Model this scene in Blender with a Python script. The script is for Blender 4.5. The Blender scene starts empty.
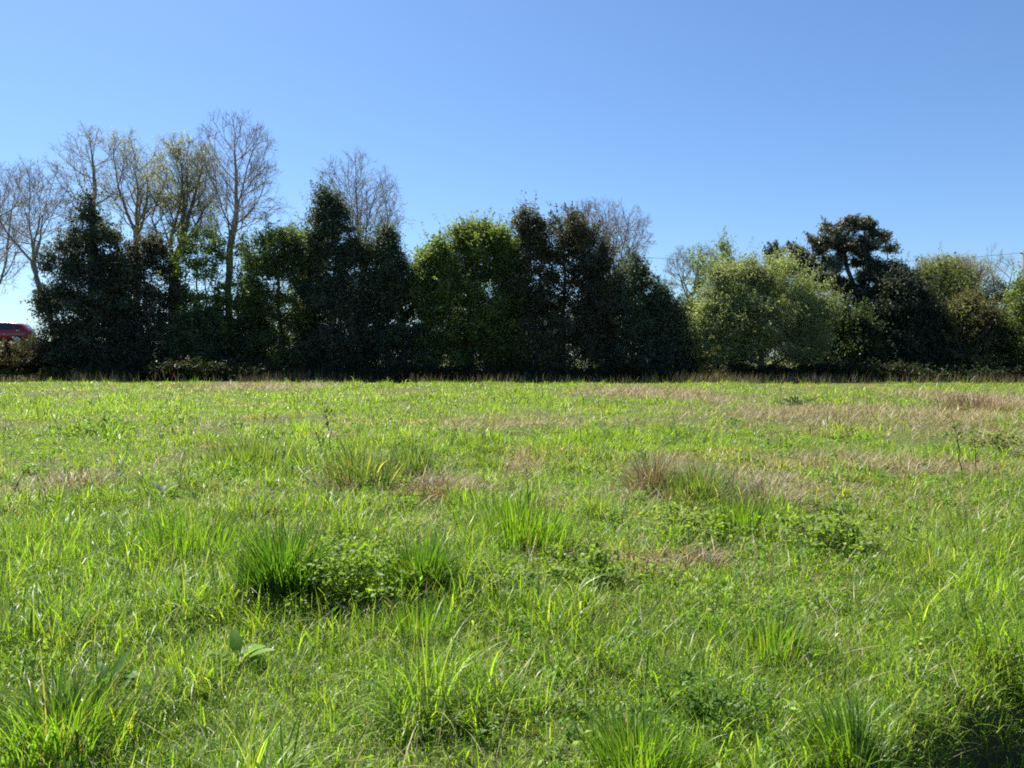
import bpy, math, random
import numpy as np
R = math.radians
scene = bpy.context.scene
C = scene.collection

# ---------------------------------------------------------------- camera, sky, sun, exposure
FPX, HORIZON, EYE = 745.0, 357.0, 1.65
PITCH = math.atan((384.0 - HORIZON) / FPX)            # camera looks slightly down
cam = bpy.data.cameras.new('camera'); cam_o = bpy.data.objects.new('camera', cam); C.objects.link(cam_o)
cam.sensor_width = 36.0; cam.lens = 36.0 * FPX / 1024.0
cam.clip_start = 0.05; cam.clip_end = 5000.0
cam_o.location = (0, 0, EYE); cam_o.rotation_euler = (R(90) - PITCH, 0, 0)
scene.camera = cam_o

SUN_EL, SUN_AZ = R(56), R(-38)                        # azimuth from +Y, negative = left of the view
world = bpy.data.worlds.new('World'); scene.world = world; world.use_nodes = True
wn = world.node_tree.nodes; wl = world.node_tree.links
sky = wn.new('ShaderNodeTexSky'); sky.sky_type = 'NISHITA'; sky.sun_disc = False
sky.sun_elevation = SUN_EL; sky.sun_rotation = SUN_AZ
sky.air_density = 1.0; sky.dust_density = 0.6; sky.ozone_density = 1.6; sky.altitude = 100
wb = wn.new('ShaderNodeMix'); wb.data_type = 'RGBA'; wb.blend_type = 'MULTIPLY'; wb.inputs[0].default_value = 1.0
wb.inputs[7].default_value = (0.785, 1.02, 1.29, 1)      # the camera's cool white balance
wl.new(sky.outputs['Color'], wb.inputs[6]); wl.new(wb.outputs[2], wn['Background'].inputs['Color'])
wn['Background'].inputs['Strength'].default_value = 0.05
sun = bpy.data.lights.new('sun', 'SUN'); sun.energy = 5.0; sun.angle = R(0.55); sun.color = (1.0, 0.955, 0.88)
sun_o = bpy.data.objects.new('sun', sun); C.objects.link(sun_o)
sun_o.rotation_euler = (R(90) - SUN_EL, 0, R(180) - SUN_AZ)
sun_o.location = (-20, 40, 60)
scene.view_settings.view_transform = 'Standard'; scene.view_settings.look = 'None'
scene.view_settings.gamma = 1.0; scene.view_settings.use_curve_mapping = False
scene.view_settings.exposure = 1.3
scene.render.engine = 'CYCLES'
cy = scene.cycles
cy.max_bounces = 10; cy.diffuse_bounces = 5; cy.glossy_bounces = 2; cy.transmission_bounces = 6
cy.transparent_max_bounces = 8; cy.use_denoising = False; cy.sample_clamp_indirect = 6.0
cy.caustics_reflective = False; cy.caustics_refractive = False
cy.filter_width = 1.9

rng = np.random.default_rng(11)

# ---------------------------------------------------------------- pixel <-> place helpers
def at(px, py, Y):
    """Point at depth Y seen at pixel (px, py)."""
    cx = (px - 512.0) / FPX; cz = (384.0 - py) / FPX
    c, s = math.cos(PITCH), math.sin(PITCH)
    dy, dz = c + cz * s, -s + cz * c
    return cx * Y / dy, EYE + dz * Y / dy
def on_ground(px, py):
    c, s = math.cos(PITCH), math.sin(PITCH)
    cz = (384.0 - py) / FPX
    dy, dz = c + cz * s, -s + cz * c
    t = -EYE / dz
    return (px - 512.0) / FPX * t, dy * t

# ---------------------------------------------------------------- noise and terrain
_tab = np.random.default_rng(5).random((64, 64))
def vnoise(x, y, scale, seed=0):
    x = np.asarray(x, float) / scale + seed * 7.31; y = np.asarray(y, float) / scale + seed * 3.77
    xi = np.floor(x).astype(int); yi = np.floor(y).astype(int)
    fx = x - xi; fy = y - yi; fx = fx*fx*(3-2*fx); fy = fy*fy*(3-2*fy)
    g = lambda a, b: _tab[a % 64, b % 64]
    return (g(xi, yi)*(1-fx) + g(xi+1, yi)*fx)*(1-fy) + (g(xi, yi+1)*(1-fx) + g(xi+1, yi+1)*fx)*fy
def fbm(x, y, scale, seed=0):
    return (vnoise(x, y, scale, seed)*0.55 + vnoise(x, y, scale*0.47, seed+1)*0.29 + vnoise(x, y, scale*0.21, seed+2)*0.16)
def sstep(a, b, v):
    t = np.clip((np.asarray(v, float) - a) / (b - a), 0, 1); return t*t*(3-2*t)
def ditch(x, y):
    """0..1: how far the ground has dropped into the little ditch at the near right."""
    edge = 3.10 + 0.62*(np.asarray(x) - 1.36) + 0.16*(vnoise(x, y, 0.35, 9) - 0.5)
    return sstep(0.0, 0.42, edge - np.asarray(y)) * sstep(1.0, 1.4, np.asarray(x) + 0.25*(vnoise(x, y, 0.3, 4)-0.5))
def bank(x, y):
    x = np.asarray(x, float); y = np.asarray(y, float)
    yy = y - 0.35*np.clip(x+40, -40, 30)
    return sstep(-20, -33, x) * sstep(50.5, 55.5, yy + 1.0*(vnoise(x, y, 4, 3)-0.5))
def ground_z(x, y):
    n = 0.16*(fbm(x, y, 9.0, 2) - 0.5) + 0.13*(fbm(x, y, 1.7, 6) - 0.5)
    d = np.hypot(x, y)
    n = n * (0.35 + 0.65*sstep(2, 6, d))
    return n - 0.62*ditch(x, y) + 2.6*bank(x, y) * (1 - 0.9*sstep(72, 95, y))

# ---------------------------------------------------------------- mesh helpers
def mesh_of(name, verts, faces, cols=None, smooth=True, mats=()):
    """faces: list of int arrays (n,k); one mesh, optional point colours."""
    me = bpy.data.meshes.new(name)
    verts = np.ascontiguousarray(verts, np.float32)
    me.vertices.add(len(verts)); me.vertices.foreach_set('co', verts.ravel())
    loops = np.concatenate([f.ravel() for f in faces]).astype(np.int32)
    tot = np.concatenate([np.full(len(f), f.shape[1], np.int32) for f in faces])
    start = np.concatenate([[0], np.cumsum(tot)[:-1]]).astype(np.int32)
    me.loops.add(len(loops)); me.loops.foreach_set('vertex_index', loops)
    me.polygons.add(len(tot)); me.polygons.foreach_set('loop_start', start)
    try: me.polygons.foreach_set('loop_total', tot)
    except Exception: pass
    if smooth: me.polygons.foreach_set('use_smooth', np.ones(len(tot), bool))
    if cols is not None:
        a = me.color_attributes.new('col', 'FLOAT_COLOR', 'POINT')
        c4 = np.ones((len(verts), 4), np.float32); c4[:, :3] = cols
        a.data.foreach_set('color', c4.ravel())
    for m in mats: me.materials.append(m)
    me.update(calc_edges=True)
    return me
def link(name, me, parent=None, loc=(0, 0, 0)):
    o = bpy.data.objects.new(name, me); C.objects.link(o); o.location = loc
    if parent is not None: o.parent = parent
    return o
def thing(name, label, cat, loc, group=None):
    o = bpy.data.objects.new(name, None); C.objects.link(o); o.location = loc
    o.empty_display_size = 0.3
    o['label'] = label; o['category'] = cat
    if group: o['group'] = group
    return o
def tag(o, label, cat, group=None, kind=None):
    o['label'] = label; o['category'] = cat
    if group: o['group'] = group
    if kind: o['kind'] = kind
    return o
def unit(v):
    return v / np.maximum(np.linalg.norm(v, axis=-1, keepdims=True), 1e-9)

# ---------------------------------------------------------------- materials
def new_mat(name):
    m = bpy.data.materials.new(name); m.use_nodes = True
    return m, m.node_tree.nodes, m.node_tree.links
def leaf_material(name, transl=0.45, tint=(1.25, 1.25, 0.55), rough=0.5, spec=0.4):
    m, n, l = new_mat(name)
    p = n['Principled BSDF']; out = n['Material Output']
    at_ = n.new('ShaderNodeAttribute'); at_.attribute_name = 'col'
    l.new(at_.outputs['Color'], p.inputs['Base Color'])
    p.inputs['Roughness'].default_value = rough; p.inputs['Specular IOR Level'].default_value = spec
    mul = n.new('ShaderNodeMix'); mul.data_type = 'RGBA'; mul.blend_type = 'MULTIPLY'; mul.inputs[0].default_value = 1
    l.new(at_.outputs['Color'], mul.inputs[6]); mul.inputs[7].default_value = (*tint, 1)
    t = n.new('ShaderNodeBsdfTranslucent'); l.new(mul.outputs[2], t.inputs['Color'])
    mx = n.new('ShaderNodeMixShader'); mx.inputs[0].default_value = transl
    l.new(p.outputs[0], mx.inputs[1]); l.new(t.outputs[0], mx.inputs[2]); l.new(mx.outputs[0], out.inputs['Surface'])
    return m
def plain_material(name, col, rough=0.7, metal=0.0, spec=0.4, noise=None, col2=None, coat=0.0):
    m, n, l = new_mat(name); p = n['Principled BSDF']
    p.inputs['Base Color'].default_value = (*col, 1); p.inputs['Roughness'].default_value = rough
    p.inputs['Metallic'].default_value = metal; p.inputs['Specular IOR Level'].default_value = spec
    p.inputs['Coat Weight'].default_value = coat
    if noise:
        tc = n.new('ShaderNodeTexCoord'); t = n.new('ShaderNodeTexNoise'); t.inputs['Scale'].default_value = noise
        t.inputs['Detail'].default_value = 6
        mx = n.new('ShaderNodeMix'); mx.data_type = 'RGBA'
        mx.inputs[6].default_value = (*col, 1); mx.inputs[7].default_value = (*(col2 or tuple(c*0.5 for c in col)), 1)
        l.new(tc.outputs['Object'], t.inputs['Vector']); l.new(t.outputs['Fac'], mx.inputs[0]); l.new(mx.outputs[2], p.inputs['Base Color'])
        b = n.new('ShaderNodeBump'); b.inputs['Strength'].default_value = 0.4; b.inputs['Distance'].default_value = 0.02
        l.new(t.outputs['Fac'], b.inputs['Height']); l.new(b.outputs[0], p.inputs['Normal'])
    return m

M_GRASS = leaf_material('grass_blade', 0.57, (1.38, 1.42, 0.4), 0.4, 0.45)
M_DRY   = leaf_material('dry_blade', 0.35, (1.15, 1.0, 0.75), 0.55, 0.35)
M_LEAF  = leaf_material('soft_leaf', 0.5, (1.35, 1.4, 0.5), 0.5, 0.3)
M_GLOSS = leaf_material('leathery_leaf', 0.3, (1.2, 1.3, 0.6), 0.6, 0.25)
M_WILLOW = leaf_material('willow_leaf', 0.5, (1.14, 1.18, 0.62), 0.55, 0.25)
M_NEEDLE= leaf_material('needles', 0.2, (1.2, 1.2, 0.6), 0.5, 0.4)
M_BARK  = plain_material('bark', (0.2, 0.17, 0.135), 0.9, noise=9.0, col2=(0.1, 0.085, 0.07))
M_TWIG  = plain_material('grey_twig_bark', (0.30, 0.255, 0.215), 0.85, noise=5.0, col2=(0.19, 0.16, 0.14))

# ---------------------------------------------------------------- ground sheet
def graded(lo_d, hi_d, step, grow, lim):
    v = [0.0]
    while v[-1] < lim:
        s = step if v[-1] < hi_d else step * grow ** ((v[-1]-hi_d)/ (hi_d*0.6+1))
        v.append(v[-1] + min(s, 60.0))
    return np.array(v)
gx = graded(0, 4.0, 0.09, 1.45, 2500); gx = np.concatenate([-gx[:0:-1], gx])
gy = graded(0, 7.5, 0.09, 1.45, 3000); gyn = np.array([-60, -30, -15, -8, -5, -3, -2, -1.4, -1, -.7, -.4, -.2]); gy = np.concatenate([gyn, gy])
extra = np.arange(50, 68, 0.6); gy = np.unique(np.concatenate([gy, extra]))
extra = np.arange(-44, -20, 0.8); gx = np.unique(np.concatenate([gx, extra]))
X, Yg = np.meshgrid(gx, gy)
Z = ground_z(X, Yg)
gv = np.stack([X, Yg, Z], -1).reshape(-1, 3)
nx, ny = len(gx), len(gy)
ii = (np.arange(ny-1)[:, None]*nx + np.arange(nx-1)[None]).ravel()
gf = np.stack([ii, ii+1, ii+nx+1, ii+nx], -1)
m, n, l = new_mat('field_soil_and_thatch'); p = n['Principled BSDF']; p.inputs['Roughness'].default_value = 0.95
p.inputs['Specular IOR Level'].default_value = 0.15
tc = n.new('ShaderNodeTexCoord')
def noise_node(sc, det=8, rough=0.65):
    t = n.new('ShaderNodeTexNoise'); t.inputs['Scale'].default_value = sc; t.inputs['Detail'].default_value = det
    t.inputs['Roughness'].default_value = rough; l.new(tc.outputs['Object'], t.inputs['Vector']); return t
def ramp(fac, stops):
    r = n.new('ShaderNodeValToRGB'); e = r.color_ramp.elements
    e[0].position, e[0].color = stops[0][0], (*stops[0][1], 1); e[1].position, e[1].color = stops[-1][0], (*stops[-1][1], 1)
    for s in stops[1:-1]:
        k = e.new(s[0]); k.color = (*s[1], 1)
    l.new(fac, r.inputs[0]); return r
fine = ramp(noise_node(38).outputs['Fac'], [(0.3, (0.035, 0.03, 0.016)), (0.5, (0.075, 0.075, 0.028)), (0.72, (0.15, 0.125, 0.06))])
broad = ramp(noise_node(0.9).outputs['Fac'], [(0.35, (0.05, 0.075, 0.015)), (0.6, (0.085, 0.115, 0.025))])
mx = n.new('ShaderNodeMix'); mx.data_type = 'RGBA'; mx.inputs[0].default_value = 0.5
l.new(fine.outputs[0], mx.inputs[6]); l.new(broad.outputs[0], mx.inputs[7])
soil = ramp(noise_node(24).outputs['Fac'], [(0.3, (0.02, 0.016, 0.011)), (0.7, (0.075, 0.06, 0.042))])
mx2 = n.new('ShaderNodeMix'); mx2.data_type = 'RGBA'
an = n.new('ShaderNodeAttribute'); an.attribute_name = 'col'
l.new(an.outputs['Color'], mx2.inputs[0]); l.new(mx.outputs[2], mx2.inputs[6]); l.new(soil.outputs[0], mx2.inputs[7])
l.new(mx2.outputs[2], p.inputs['Base Color'])
bp = n.new('ShaderNodeBump'); bp.inputs['Strength'].default_value = 0.8; bp.inputs['Distance'].default_value = 0.05
l.new(noise_node(30).outputs['Fac'], bp.inputs['Height']); l.new(bp.outputs[0], p.inputs['Normal'])
bare = np.clip(ditch(gv[:, 0], gv[:, 1])*1.6, 0, 1)
ground = link('ground', mesh_of('ground', gv, [gf], np.repeat(bare[:, None], 3, 1), True, [m]))
tag(ground, 'uneven meadow ground under the grass', 'ground', kind='structure'); del ground['category']

# road on the bank behind the left trees
rs = np.arange(-70, 60, 1.5); rd = np.array([math.cos(R(20)), math.sin(R(20))]); rn = np.array([-rd[1], rd[0]])
rv = []
for s_ in rs:
    pts = [np.array([-40.0, 58.6]) + rd*s_ + rn*w_ for w_ in (-1.6, 0, 1.8, 3.6)]
    rv += [(p_[0], p_[1], float(ground_z(p_[0], p_[1])) + 0.04) for p_ in pts]
rv = np.array(rv); k = 4; rf = np.array([[i*k+j, i*k+j+1, (i+1)*k+j+1, (i+1)*k+j] for i in range(len(rs)-1) for j in range(k-1)])
ROAD_Z = float(rv[int(np.argmin(abs(rs)))*4, 2])
M_ROAD = plain_material('worn_asphalt', (0.06, 0.06, 0.06), 0.9, noise=14.0, col2=(0.035, 0.035, 0.036))
o = link('road', mesh_of('road', rv, [rf], None, True, [M_ROAD])); o['kind'] = 'structure'; o['label'] = 'narrow asphalt road on the bank behind the trees'

# ---------------------------------------------------------------- trees: skeleton, tubes, leaves
def colonize(attr, root, trunk_top, step, infl, kill, seed, up=0.05, maxit=220, wob=0.12):
    """Space colonisation: returns node positions and parents."""
    g = np.random.default_rng(seed)
    root = np.array(root, float); tt = np.array(trunk_top, float)
    nseg = max(2, int(np.linalg.norm(tt-root)/step))
    pos = []; par = []
    drift = np.cumsum(g.normal(0, 0.05*step, (nseg+1, 3)), 0); drift[:, 2] = 0; drift -= drift[0]
    for i in range(nseg+1):
        pos.append(root + (tt-root)*i/nseg + drift[i]*0.8); par.append(i-1)
    attr = np.array(attr, float); alive = np.ones(len(attr), bool)
    P0 = np.array(pos)
    d = np.linalg.norm(attr[:, None]-P0[None], axis=2); near = d.argmin(1); dist = d.min(1)
    stale = 0
    for it in range(maxit):
        sel = alive & (dist < infl)
        if not sel.any():
            if not alive.any(): break
            sel = alive & (dist < dist[alive].min()*1.15 + 1e-6)
        idx = near[sel]; vec = unit(attr[sel] - np.array(pos)[idx])
        uniq, inv = np.unique(idx, return_inverse=True)
        acc = np.zeros((len(uniq), 3)); np.add.at(acc, inv, vec)
        acc = unit(acc) + g.normal(0, wob, acc.shape); acc[:, 2] += up
        pp = np.array(pos)[uniq]
        pv = np.array([pos[u]-pos[par[u]] if par[u] >= 0 else (0, 0, 1) for u in uniq])
        acc = unit(unit(acc) + 0.3*unit(pv))
        new = pp + acc*step
        b = len(pos)
        for q, u in zip(new, uniq): pos.append(q); par.append(int(u))
        dn = np.linalg.norm(attr[:, None]-new[None], axis=2); j = dn.argmin(1); dm = dn.min(1)
        better = dm < dist; dist[better] = dm[better]; near[better] = b + j[better]
        k0 = alive.sum(); alive &= dist > kill
        stale = stale+1 if alive.sum() == k0 else 0
        if stale > 14: break
        if len(pos) > 9000: break
    return np.array(pos), np.array(par)
def radii(par, tip, e=2.3, rmax=0.4):
    """Pipe model: limbs thicken with the number of tips they carry, up to rmax at the root."""
    n_ = len(par); acc = np.zeros(n_); has = np.zeros(n_, bool); has[par[par >= 0]] = True
    acc[~has] = 1.0
    for i in range(n_-1, 0, -1): acc[par[i]] += acc[i]
    p = min(0.62, math.log(rmax/tip)/math.log(max(3.0, acc[0])))
    return tip*acc**p
def tubes(pos, par, rad, sel=None, sides=None, flare=True):
    """Connected limbs: every node is a ring; a thin side branch starts on a ring of its own size."""
    V = []; F = []; nv = 0
    n_ = len(pos)
    child_main = np.full(n_, -1)
    for i in range(n_):
        if par[i] >= 0 and (child_main[par[i]] < 0 or rad[i] > rad[child_main[par[i]]]): child_main[par[i]] = i
    d = np.zeros((n_, 3)); pp = np.where(par < 0, 0, par)
    d = pos - pos[pp]
    root = np.where(par < 0)[0]
    for q in root: d[q] = (0, 0, 1)
    d = unit(d)
    ref = np.where(np.abs(d[:, 2:3]) < 0.9, np.array([[0, 0, 1.0]]), np.array([[1.0, 0, 0]]))
    u = unit(np.cross(d, ref)); w = np.cross(d, u)
    ringid = np.full(n_, -1)
    K = sides
    ang = np.arange(K)/K*2*math.pi; ca, sa = np.cos(ang), np.sin(ang)
    def ring(c, uu, ww, r):
        return c + r*(ca[:, None]*uu + sa[:, None]*ww)
    for i in range(n_):
        if sel is not None and not sel[i]: continue
        a = ring(pos[i], u[i], w[i], rad[i]); V.append(a); ringid[i] = nv; nv += K
        p_ = par[i]
        if p_ < 0: continue
        if ringid[p_] >= 0 and child_main[p_] == i and abs(np.dot(d[i], d[p_])) > 0.5:
            # re-use the parent's ring, rotated to the closest start vertex
            base = ringid[p_]; off = int(np.argmin(np.linalg.norm(V_at(V, base, K) - a[0], axis=1)))
            bi = base + (np.arange(K)+off) % K
        else:
            V.append(ring(pos[p_], u[i], w[i], min(rad[p_], rad[i]*1.35))); bi = nv + np.arange(K); nv += K
        ti = ringid[i] + np.arange(K)
        F.append(np.stack([bi, np.roll(bi, -1), np.roll(ti, -1), ti], -1))
    return np.concatenate(V), np.concatenate(F)
def V_at(V, base, K):
    return V[base//K]
def twigs(pos, par, rad, g, per_tip, length, r0, thin=0.02):
    """Fine twig sprays at the ends and along the thin branches: three-sided slivers."""
    n_ = len(pos)
    has = np.zeros(n_, bool); has[par[par >= 0]] = True
    tips = np.where(~has)[0]; side = np.where(has & (rad < thin))[0]
    src = np.concatenate([np.repeat(tips, per_tip), np.repeat(side, max(1, per_tip//2))])
    src = src[par[src] >= 0]
    d = unit(pos[src]-pos[par[src]])
    nd = unit(d*0.8 + g.normal(0, 0.55, d.shape) + np.array([0, 0, 0.12]))
    L = length*g.uniform(0.35, 1.0, len(src))
    a = pos[src]; b = a + nd*L[:, None]*0.55
    nd2 = unit(nd + g.normal(0, 0.28, d.shape) + np.array([0, 0, 0.1])); c = b + nd2*L[:, None]*0.45
    # forks
    nd3 = unit(nd + g.normal(0, 0.6, d.shape)); e = b + nd3*L[:, None]*0.35
    A = np.concatenate([a, b, b]); B = np.concatenate([b, c, e])
    ra = np.concatenate([np.full(len(a), r0), np.full(len(a), r0*0.75), np.full(len(a), r0*0.7)]); rb = np.concatenate([np.full(len(a), r0*0.75), np.full(len(a), r0*0.4), np.full(len(a), r0*0.4)])
    dd = unit(B-A); ref = np.where(np.abs(dd[:, 2:3]) < 0.9, np.array([[0, 0, 1.0]]), np.array([[1.0, 0, 0]]))
    u = unit(np.cross(dd, ref)); w = np.cross(dd, u)
    V = []
    for q, rr in ((A, ra), (B, rb)):
        for kk in range(3):
            an_ = kk*2*math.pi/3
            V.append(q + rr[:, None]*(math.cos(an_)*u + math.sin(an_)*w))
    V = np.stack(V, 1).reshape(-1, 3); base = np.arange(len(A))*6
    F = np.concatenate([np.stack([base+kk, base+(kk+1) % 3, base+3+(kk+1) % 3, base+3+kk], -1) for kk in range(3)])
    return V, F, np.concatenate([c, e])

def leaves(P, N, L, W, g, cols, fold=0.25):
    """Pointed leaf quads: P centre, N facing."""
    t = unit(np.cross(N, g.normal(0, 1, N.shape))); s = np.cross(N, t)
    L = L[:, None]; W = W[:, None]
    v = np.stack([P - t*L*0.5, P + s*W*0.5 + N*W*fold*0.5, P + t*L*0.5 - N*L*0.12, P - s*W*0.5 + N*W*fold*0.5], 1).reshape(-1, 3)
    i = np.arange(len(P))*4
    return v, np.stack([i, i+1, i+2, i+3], -1), np.repeat(cols, 4, 0)

def sample_profile(profile, Y, depth, n_, lr, g, bias=0.33, maxdepth=4.5):
    """Points inside the crown whose outline is the profile [(py, px_left, px_right), ...]."""
    rows = [(at(0, a, Y)[1], at(b, a, Y)[0], at(c, a, Y)[0]) for a, b, c in profile]
    rows = sorted(rows); zs = np.array([r[0] for r in rows]); xl = np.array([r[1] for r in rows]); xr = np.array([r[2] for r in rows])
    zz = np.linspace(zs[0], zs[-1], 200); ww = np.interp(zz, zs, xr-xl) + 0.3
    cdf = np.cumsum(ww); cdf /= cdf[-1]
    z = np.interp(g.random(n_), cdf, zz)
    a = np.interp(z, zs, xl); b = np.interp(z, zs, xr); cx = (a+b)/2; hw = np.maximum((b-a)/2 - 0.55*lr, 0.08)
    th = g.uniform(0, 2*math.pi, n_); rho = g.random(n_)**bias; hw = hw*1.16*(1 + .34*(vnoise(z, th*1.3, 0.95, int(Y*7+bias*100+abs(cx[0])*5) % 50) - .5))
    return np.stack([cx + hw*rho*np.cos(th), Y + np.minimum(hw*depth, maxdepth)*rho*np.sin(th), z], -1)
def sample_blobs(blobs, Y, depth, n_, lr, g, bias=0.42):
    A = []; area = np.array([b[2]*b[3] for b in blobs], float); area /= area.sum()
    for (px, py, rx, ry, *dy), f in zip(blobs, area):
        k_ = max(2, int(n_*f)); yy = Y + (dy[0] if dy else 0)
        x, z = at(px, py, yy); s = yy/FPX
        d = unit(g.normal(0, 1, (k_, 3)))*g.random((k_, 1))**bias
        A.append(np.array([x, yy, z]) + d*np.array([max(rx*s-0.4, .15), max(rx*s*depth-0.3, .15), max(ry*s-0.25, .1)]))
    return np.concatenate(A)

def leafy_tree(name, label, cat, Y, col, n_lobes=110, per_lobe=150, lr=(0.4, 0.85), leaf=(0.10, 0.19), profile=None, blobs=None,
               depth=0.75, trunk_px=None, base_py=None, crown_low=0.22, mat=None, seed=0, sprigs=60, sprig_len=(0.4, 1.1),
               needle=False, group=None, flat=0.75, var=0.3, warm=None, tip=0.012, bare_tips=0):
    g = np.random.default_rng(seed+100)
    mat = mat or M_LEAF
    n_lobes = int(n_lobes*2.3); per_lobe = int(per_lobe*1.5); leaf = (leaf[0]*1.12, leaf[1]*1.12)
    rl = g.uniform(lr[0], lr[1], n_lobes)
    if profile: lobes = sample_profile(profile, Y, depth, n_lobes, rl, g)
    else: lobes = sample_blobs(blobs, Y, depth, n_lobes, rl, g); rl = g.uniform(lr[0], lr[1], len(lobes))
    n_lobes = len(lobes)
    if trunk_px is None: bx = float(np.median(lobes[:, 0]))
    else: bx = at(trunk_px, 370, Y)[0]
    bz = float(ground_z(bx, Y)) - 0.05
    base = np.array([bx, Y, bz])
    top = lobes[:, 2].max(); tt = np.array([bx*0.6 + 0.4*np.median(lobes[:, 0]), Y, bz + (top-bz)*crown_low])
    pos, par = colonize(lobes, base, tt, 0.45, 60, 0.5, seed, maxit=150)
    rad = radii(par, tip, 2.2, 0.34)
    root = thing(name, label, cat, base, group)
    tv, tf = tubes(pos, par, rad, None, 6)
    V = [tv - base]; F = [tf]
    link('trunk', mesh_of('trunk', V[0], F, None, True, [M_BARK]), root)
    # leaf clumps
    cnt = np.maximum(20, (per_lobe*(rl/np.mean(rl))**2*g.uniform(0.55, 1.35, n_lobes))).astype(int)
    own = np.repeat(np.arange(n_lobes), cnt); n_ = len(own)
    d = unit(g.normal(0, 1, (n_, 3)) + np.array([0, 0, 0.18]))
    rr = rl[own][:, None]*(g.random((n_, 1))**0.45)*(1 + 0.25*g.normal(0, 1, (n_, 1)))
    P = lobes[own] + d*rr*np.array([1, 1, flat])*g.uniform(.75, 1.3, (n_lobes, 3))[own]
    N = unit(d*0.5 + np.array([0, 0, 0.5]) + g.normal(0, 0.6, (n_, 3)))
    # a share of the leaves hangs loose of the clumps
    lo = g.random(n_) < 0.28; P[lo] += g.normal(0, 0.1 if needle else 0.28, (lo.sum(), 3))
    # sprays: leafy shoots that feather every clump and break the outline
    c0 = lobes.mean(0); nspray = 0
    out = unit((lobes - c0)*np.array([1, 1, 0.8]))
    if sprigs:
        si = np.concatenate([np.repeat(np.arange(n_lobes), 2), g.choice(np.argsort(-(lobes[:, 2] + g.uniform(0, 2.5, n_lobes)))[:max(1, n_lobes//3)], sprigs//2)])
        nspray = len(si)
        sd = unit(out[si]*0.7 + np.array([0, 0, 0.45]) + g.normal(0, 0.5, (nspray, 3)))
        L = (1.0 if needle else 1.35)*g.uniform(sprig_len[0], sprig_len[1], nspray)*g.uniform(.4, 1.0, nspray); start = lobes[si] + sd*rl[si][:, None]*0.65
        k_ = 13; tt_ = np.linspace(0.0, 1, k_)
        SP = (start[:, None] + sd[:, None]*L[:, None, None]*tt_[None, :, None] + g.normal(0, 0.085, (nspray, k_, 3))*(1.35-tt_)[None, :, None] - np.array([0, 0, .12])*(tt_**2)[None, :, None]*L[:, None, None]).reshape(-1, 3)
        P = np.concatenate([P, SP]); own = np.concatenate([own, np.repeat(si, k_)])
        N = np.concatenate([N, unit(g.normal(0, 1, SP.shape) + np.array([0, 0, 0.4]))]); n_ = len(P)
    isp = np.arange(n_) >= n_ - nspray*13
    # hollows: patches of the crown where the foliage thins out
    hol = (vnoise(P[:, 0]+.6*P[:, 2], P[:, 2]+.3*P[:, 1], .95, seed % 13) + vnoise(P[:, 1]-.5*P[:, 2], P[:, 2]+.4*P[:, 0], .95, seed % 7))/2
    solid = ~((hol < .385) & (g.random(n_) < .7)); P, N, own, isp = P[solid], N[solid], own[solid], isp[solid]; n_ = len(P)
    # plumes: tapering leafy boughs that reach out of the crown
    if sprigs:
        pl = int(n_lobes*(.25 if needle else .5)); kk = 46
        reach = np.linalg.norm((lobes-c0)*np.array([1, .8, .8]), axis=1) + g.uniform(0, 1.2, n_lobes); pi = g.choice(np.argsort(-reach)[:max(2, int(n_lobes*.6))], pl)
        pd = unit(out[pi]*.75 + np.array([0, 0, .55 if not needle else .15]) + g.normal(0, .33, (pl, 3))); PL = g.uniform(.5, 1.0, pl)*(1.0 if needle else 1.75)*np.clip(np.exp(g.normal(0, .3, pl)), .5, 1.6)
        tq = g.random((pl, kk))**.8
        PP = (lobes[pi][:, None] + pd[:, None]*PL[:, None, None]*tq[:, :, None] + g.normal(0, .17, (pl, kk, 3))*(1.25-tq)[:, :, None]).reshape(-1, 3)
        P = np.concatenate([P, PP]); own = np.concatenate([own, np.repeat(pi, kk)]); N = np.concatenate([N, unit(g.normal(0, 1, PP.shape) + np.array([0, 0, .4]))]); isp = np.concatenate([isp, np.ones(len(PP), bool)]); n_ = len(P)
    keep = P[:, 2] > bz + 0.05
    P, N, own, isp = P[keep], N[keep], own[keep], isp[keep]; n_ = len(P)
    lobe_t = g.normal(0, 1, n_lobes)
    lsz = g.uniform(.72, 1.35, n_lobes)
    shade = np.clip(1 + var*0.7*lobe_t[own] + var*0.6*g.normal(0, 1, n_), 0.35, 2.0)[:, None]
    colr = np.array(col)[None]*shade
    if warm is not None:
        f = np.clip(0.35 + 0.5*g.normal(0, 1, n_lobes), 0, 1)[own][:, None]; colr = colr*(1-f) + np.array(warm)[None]*shade*f
    if needle:
        Ls = g.uniform(0.2, 0.36, n_); Ws = g.uniform(0.05, 0.09, n_)
    else:
        Ls = g.uniform(leaf[0], leaf[1], n_)*lsz[own]; Ws = Ls*g.uniform(0.45, 0.75, n_)
        Ls = np.where(isp, Ls*.8, Ls); Ws = np.where(isp, Ws*.7, Ws)
    v, f, c = leaves(P - base, N, Ls, Ws, g, colr)
    link('crown', mesh_of('crown', v, [f], c, False, [mat]), root)
    return root

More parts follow.
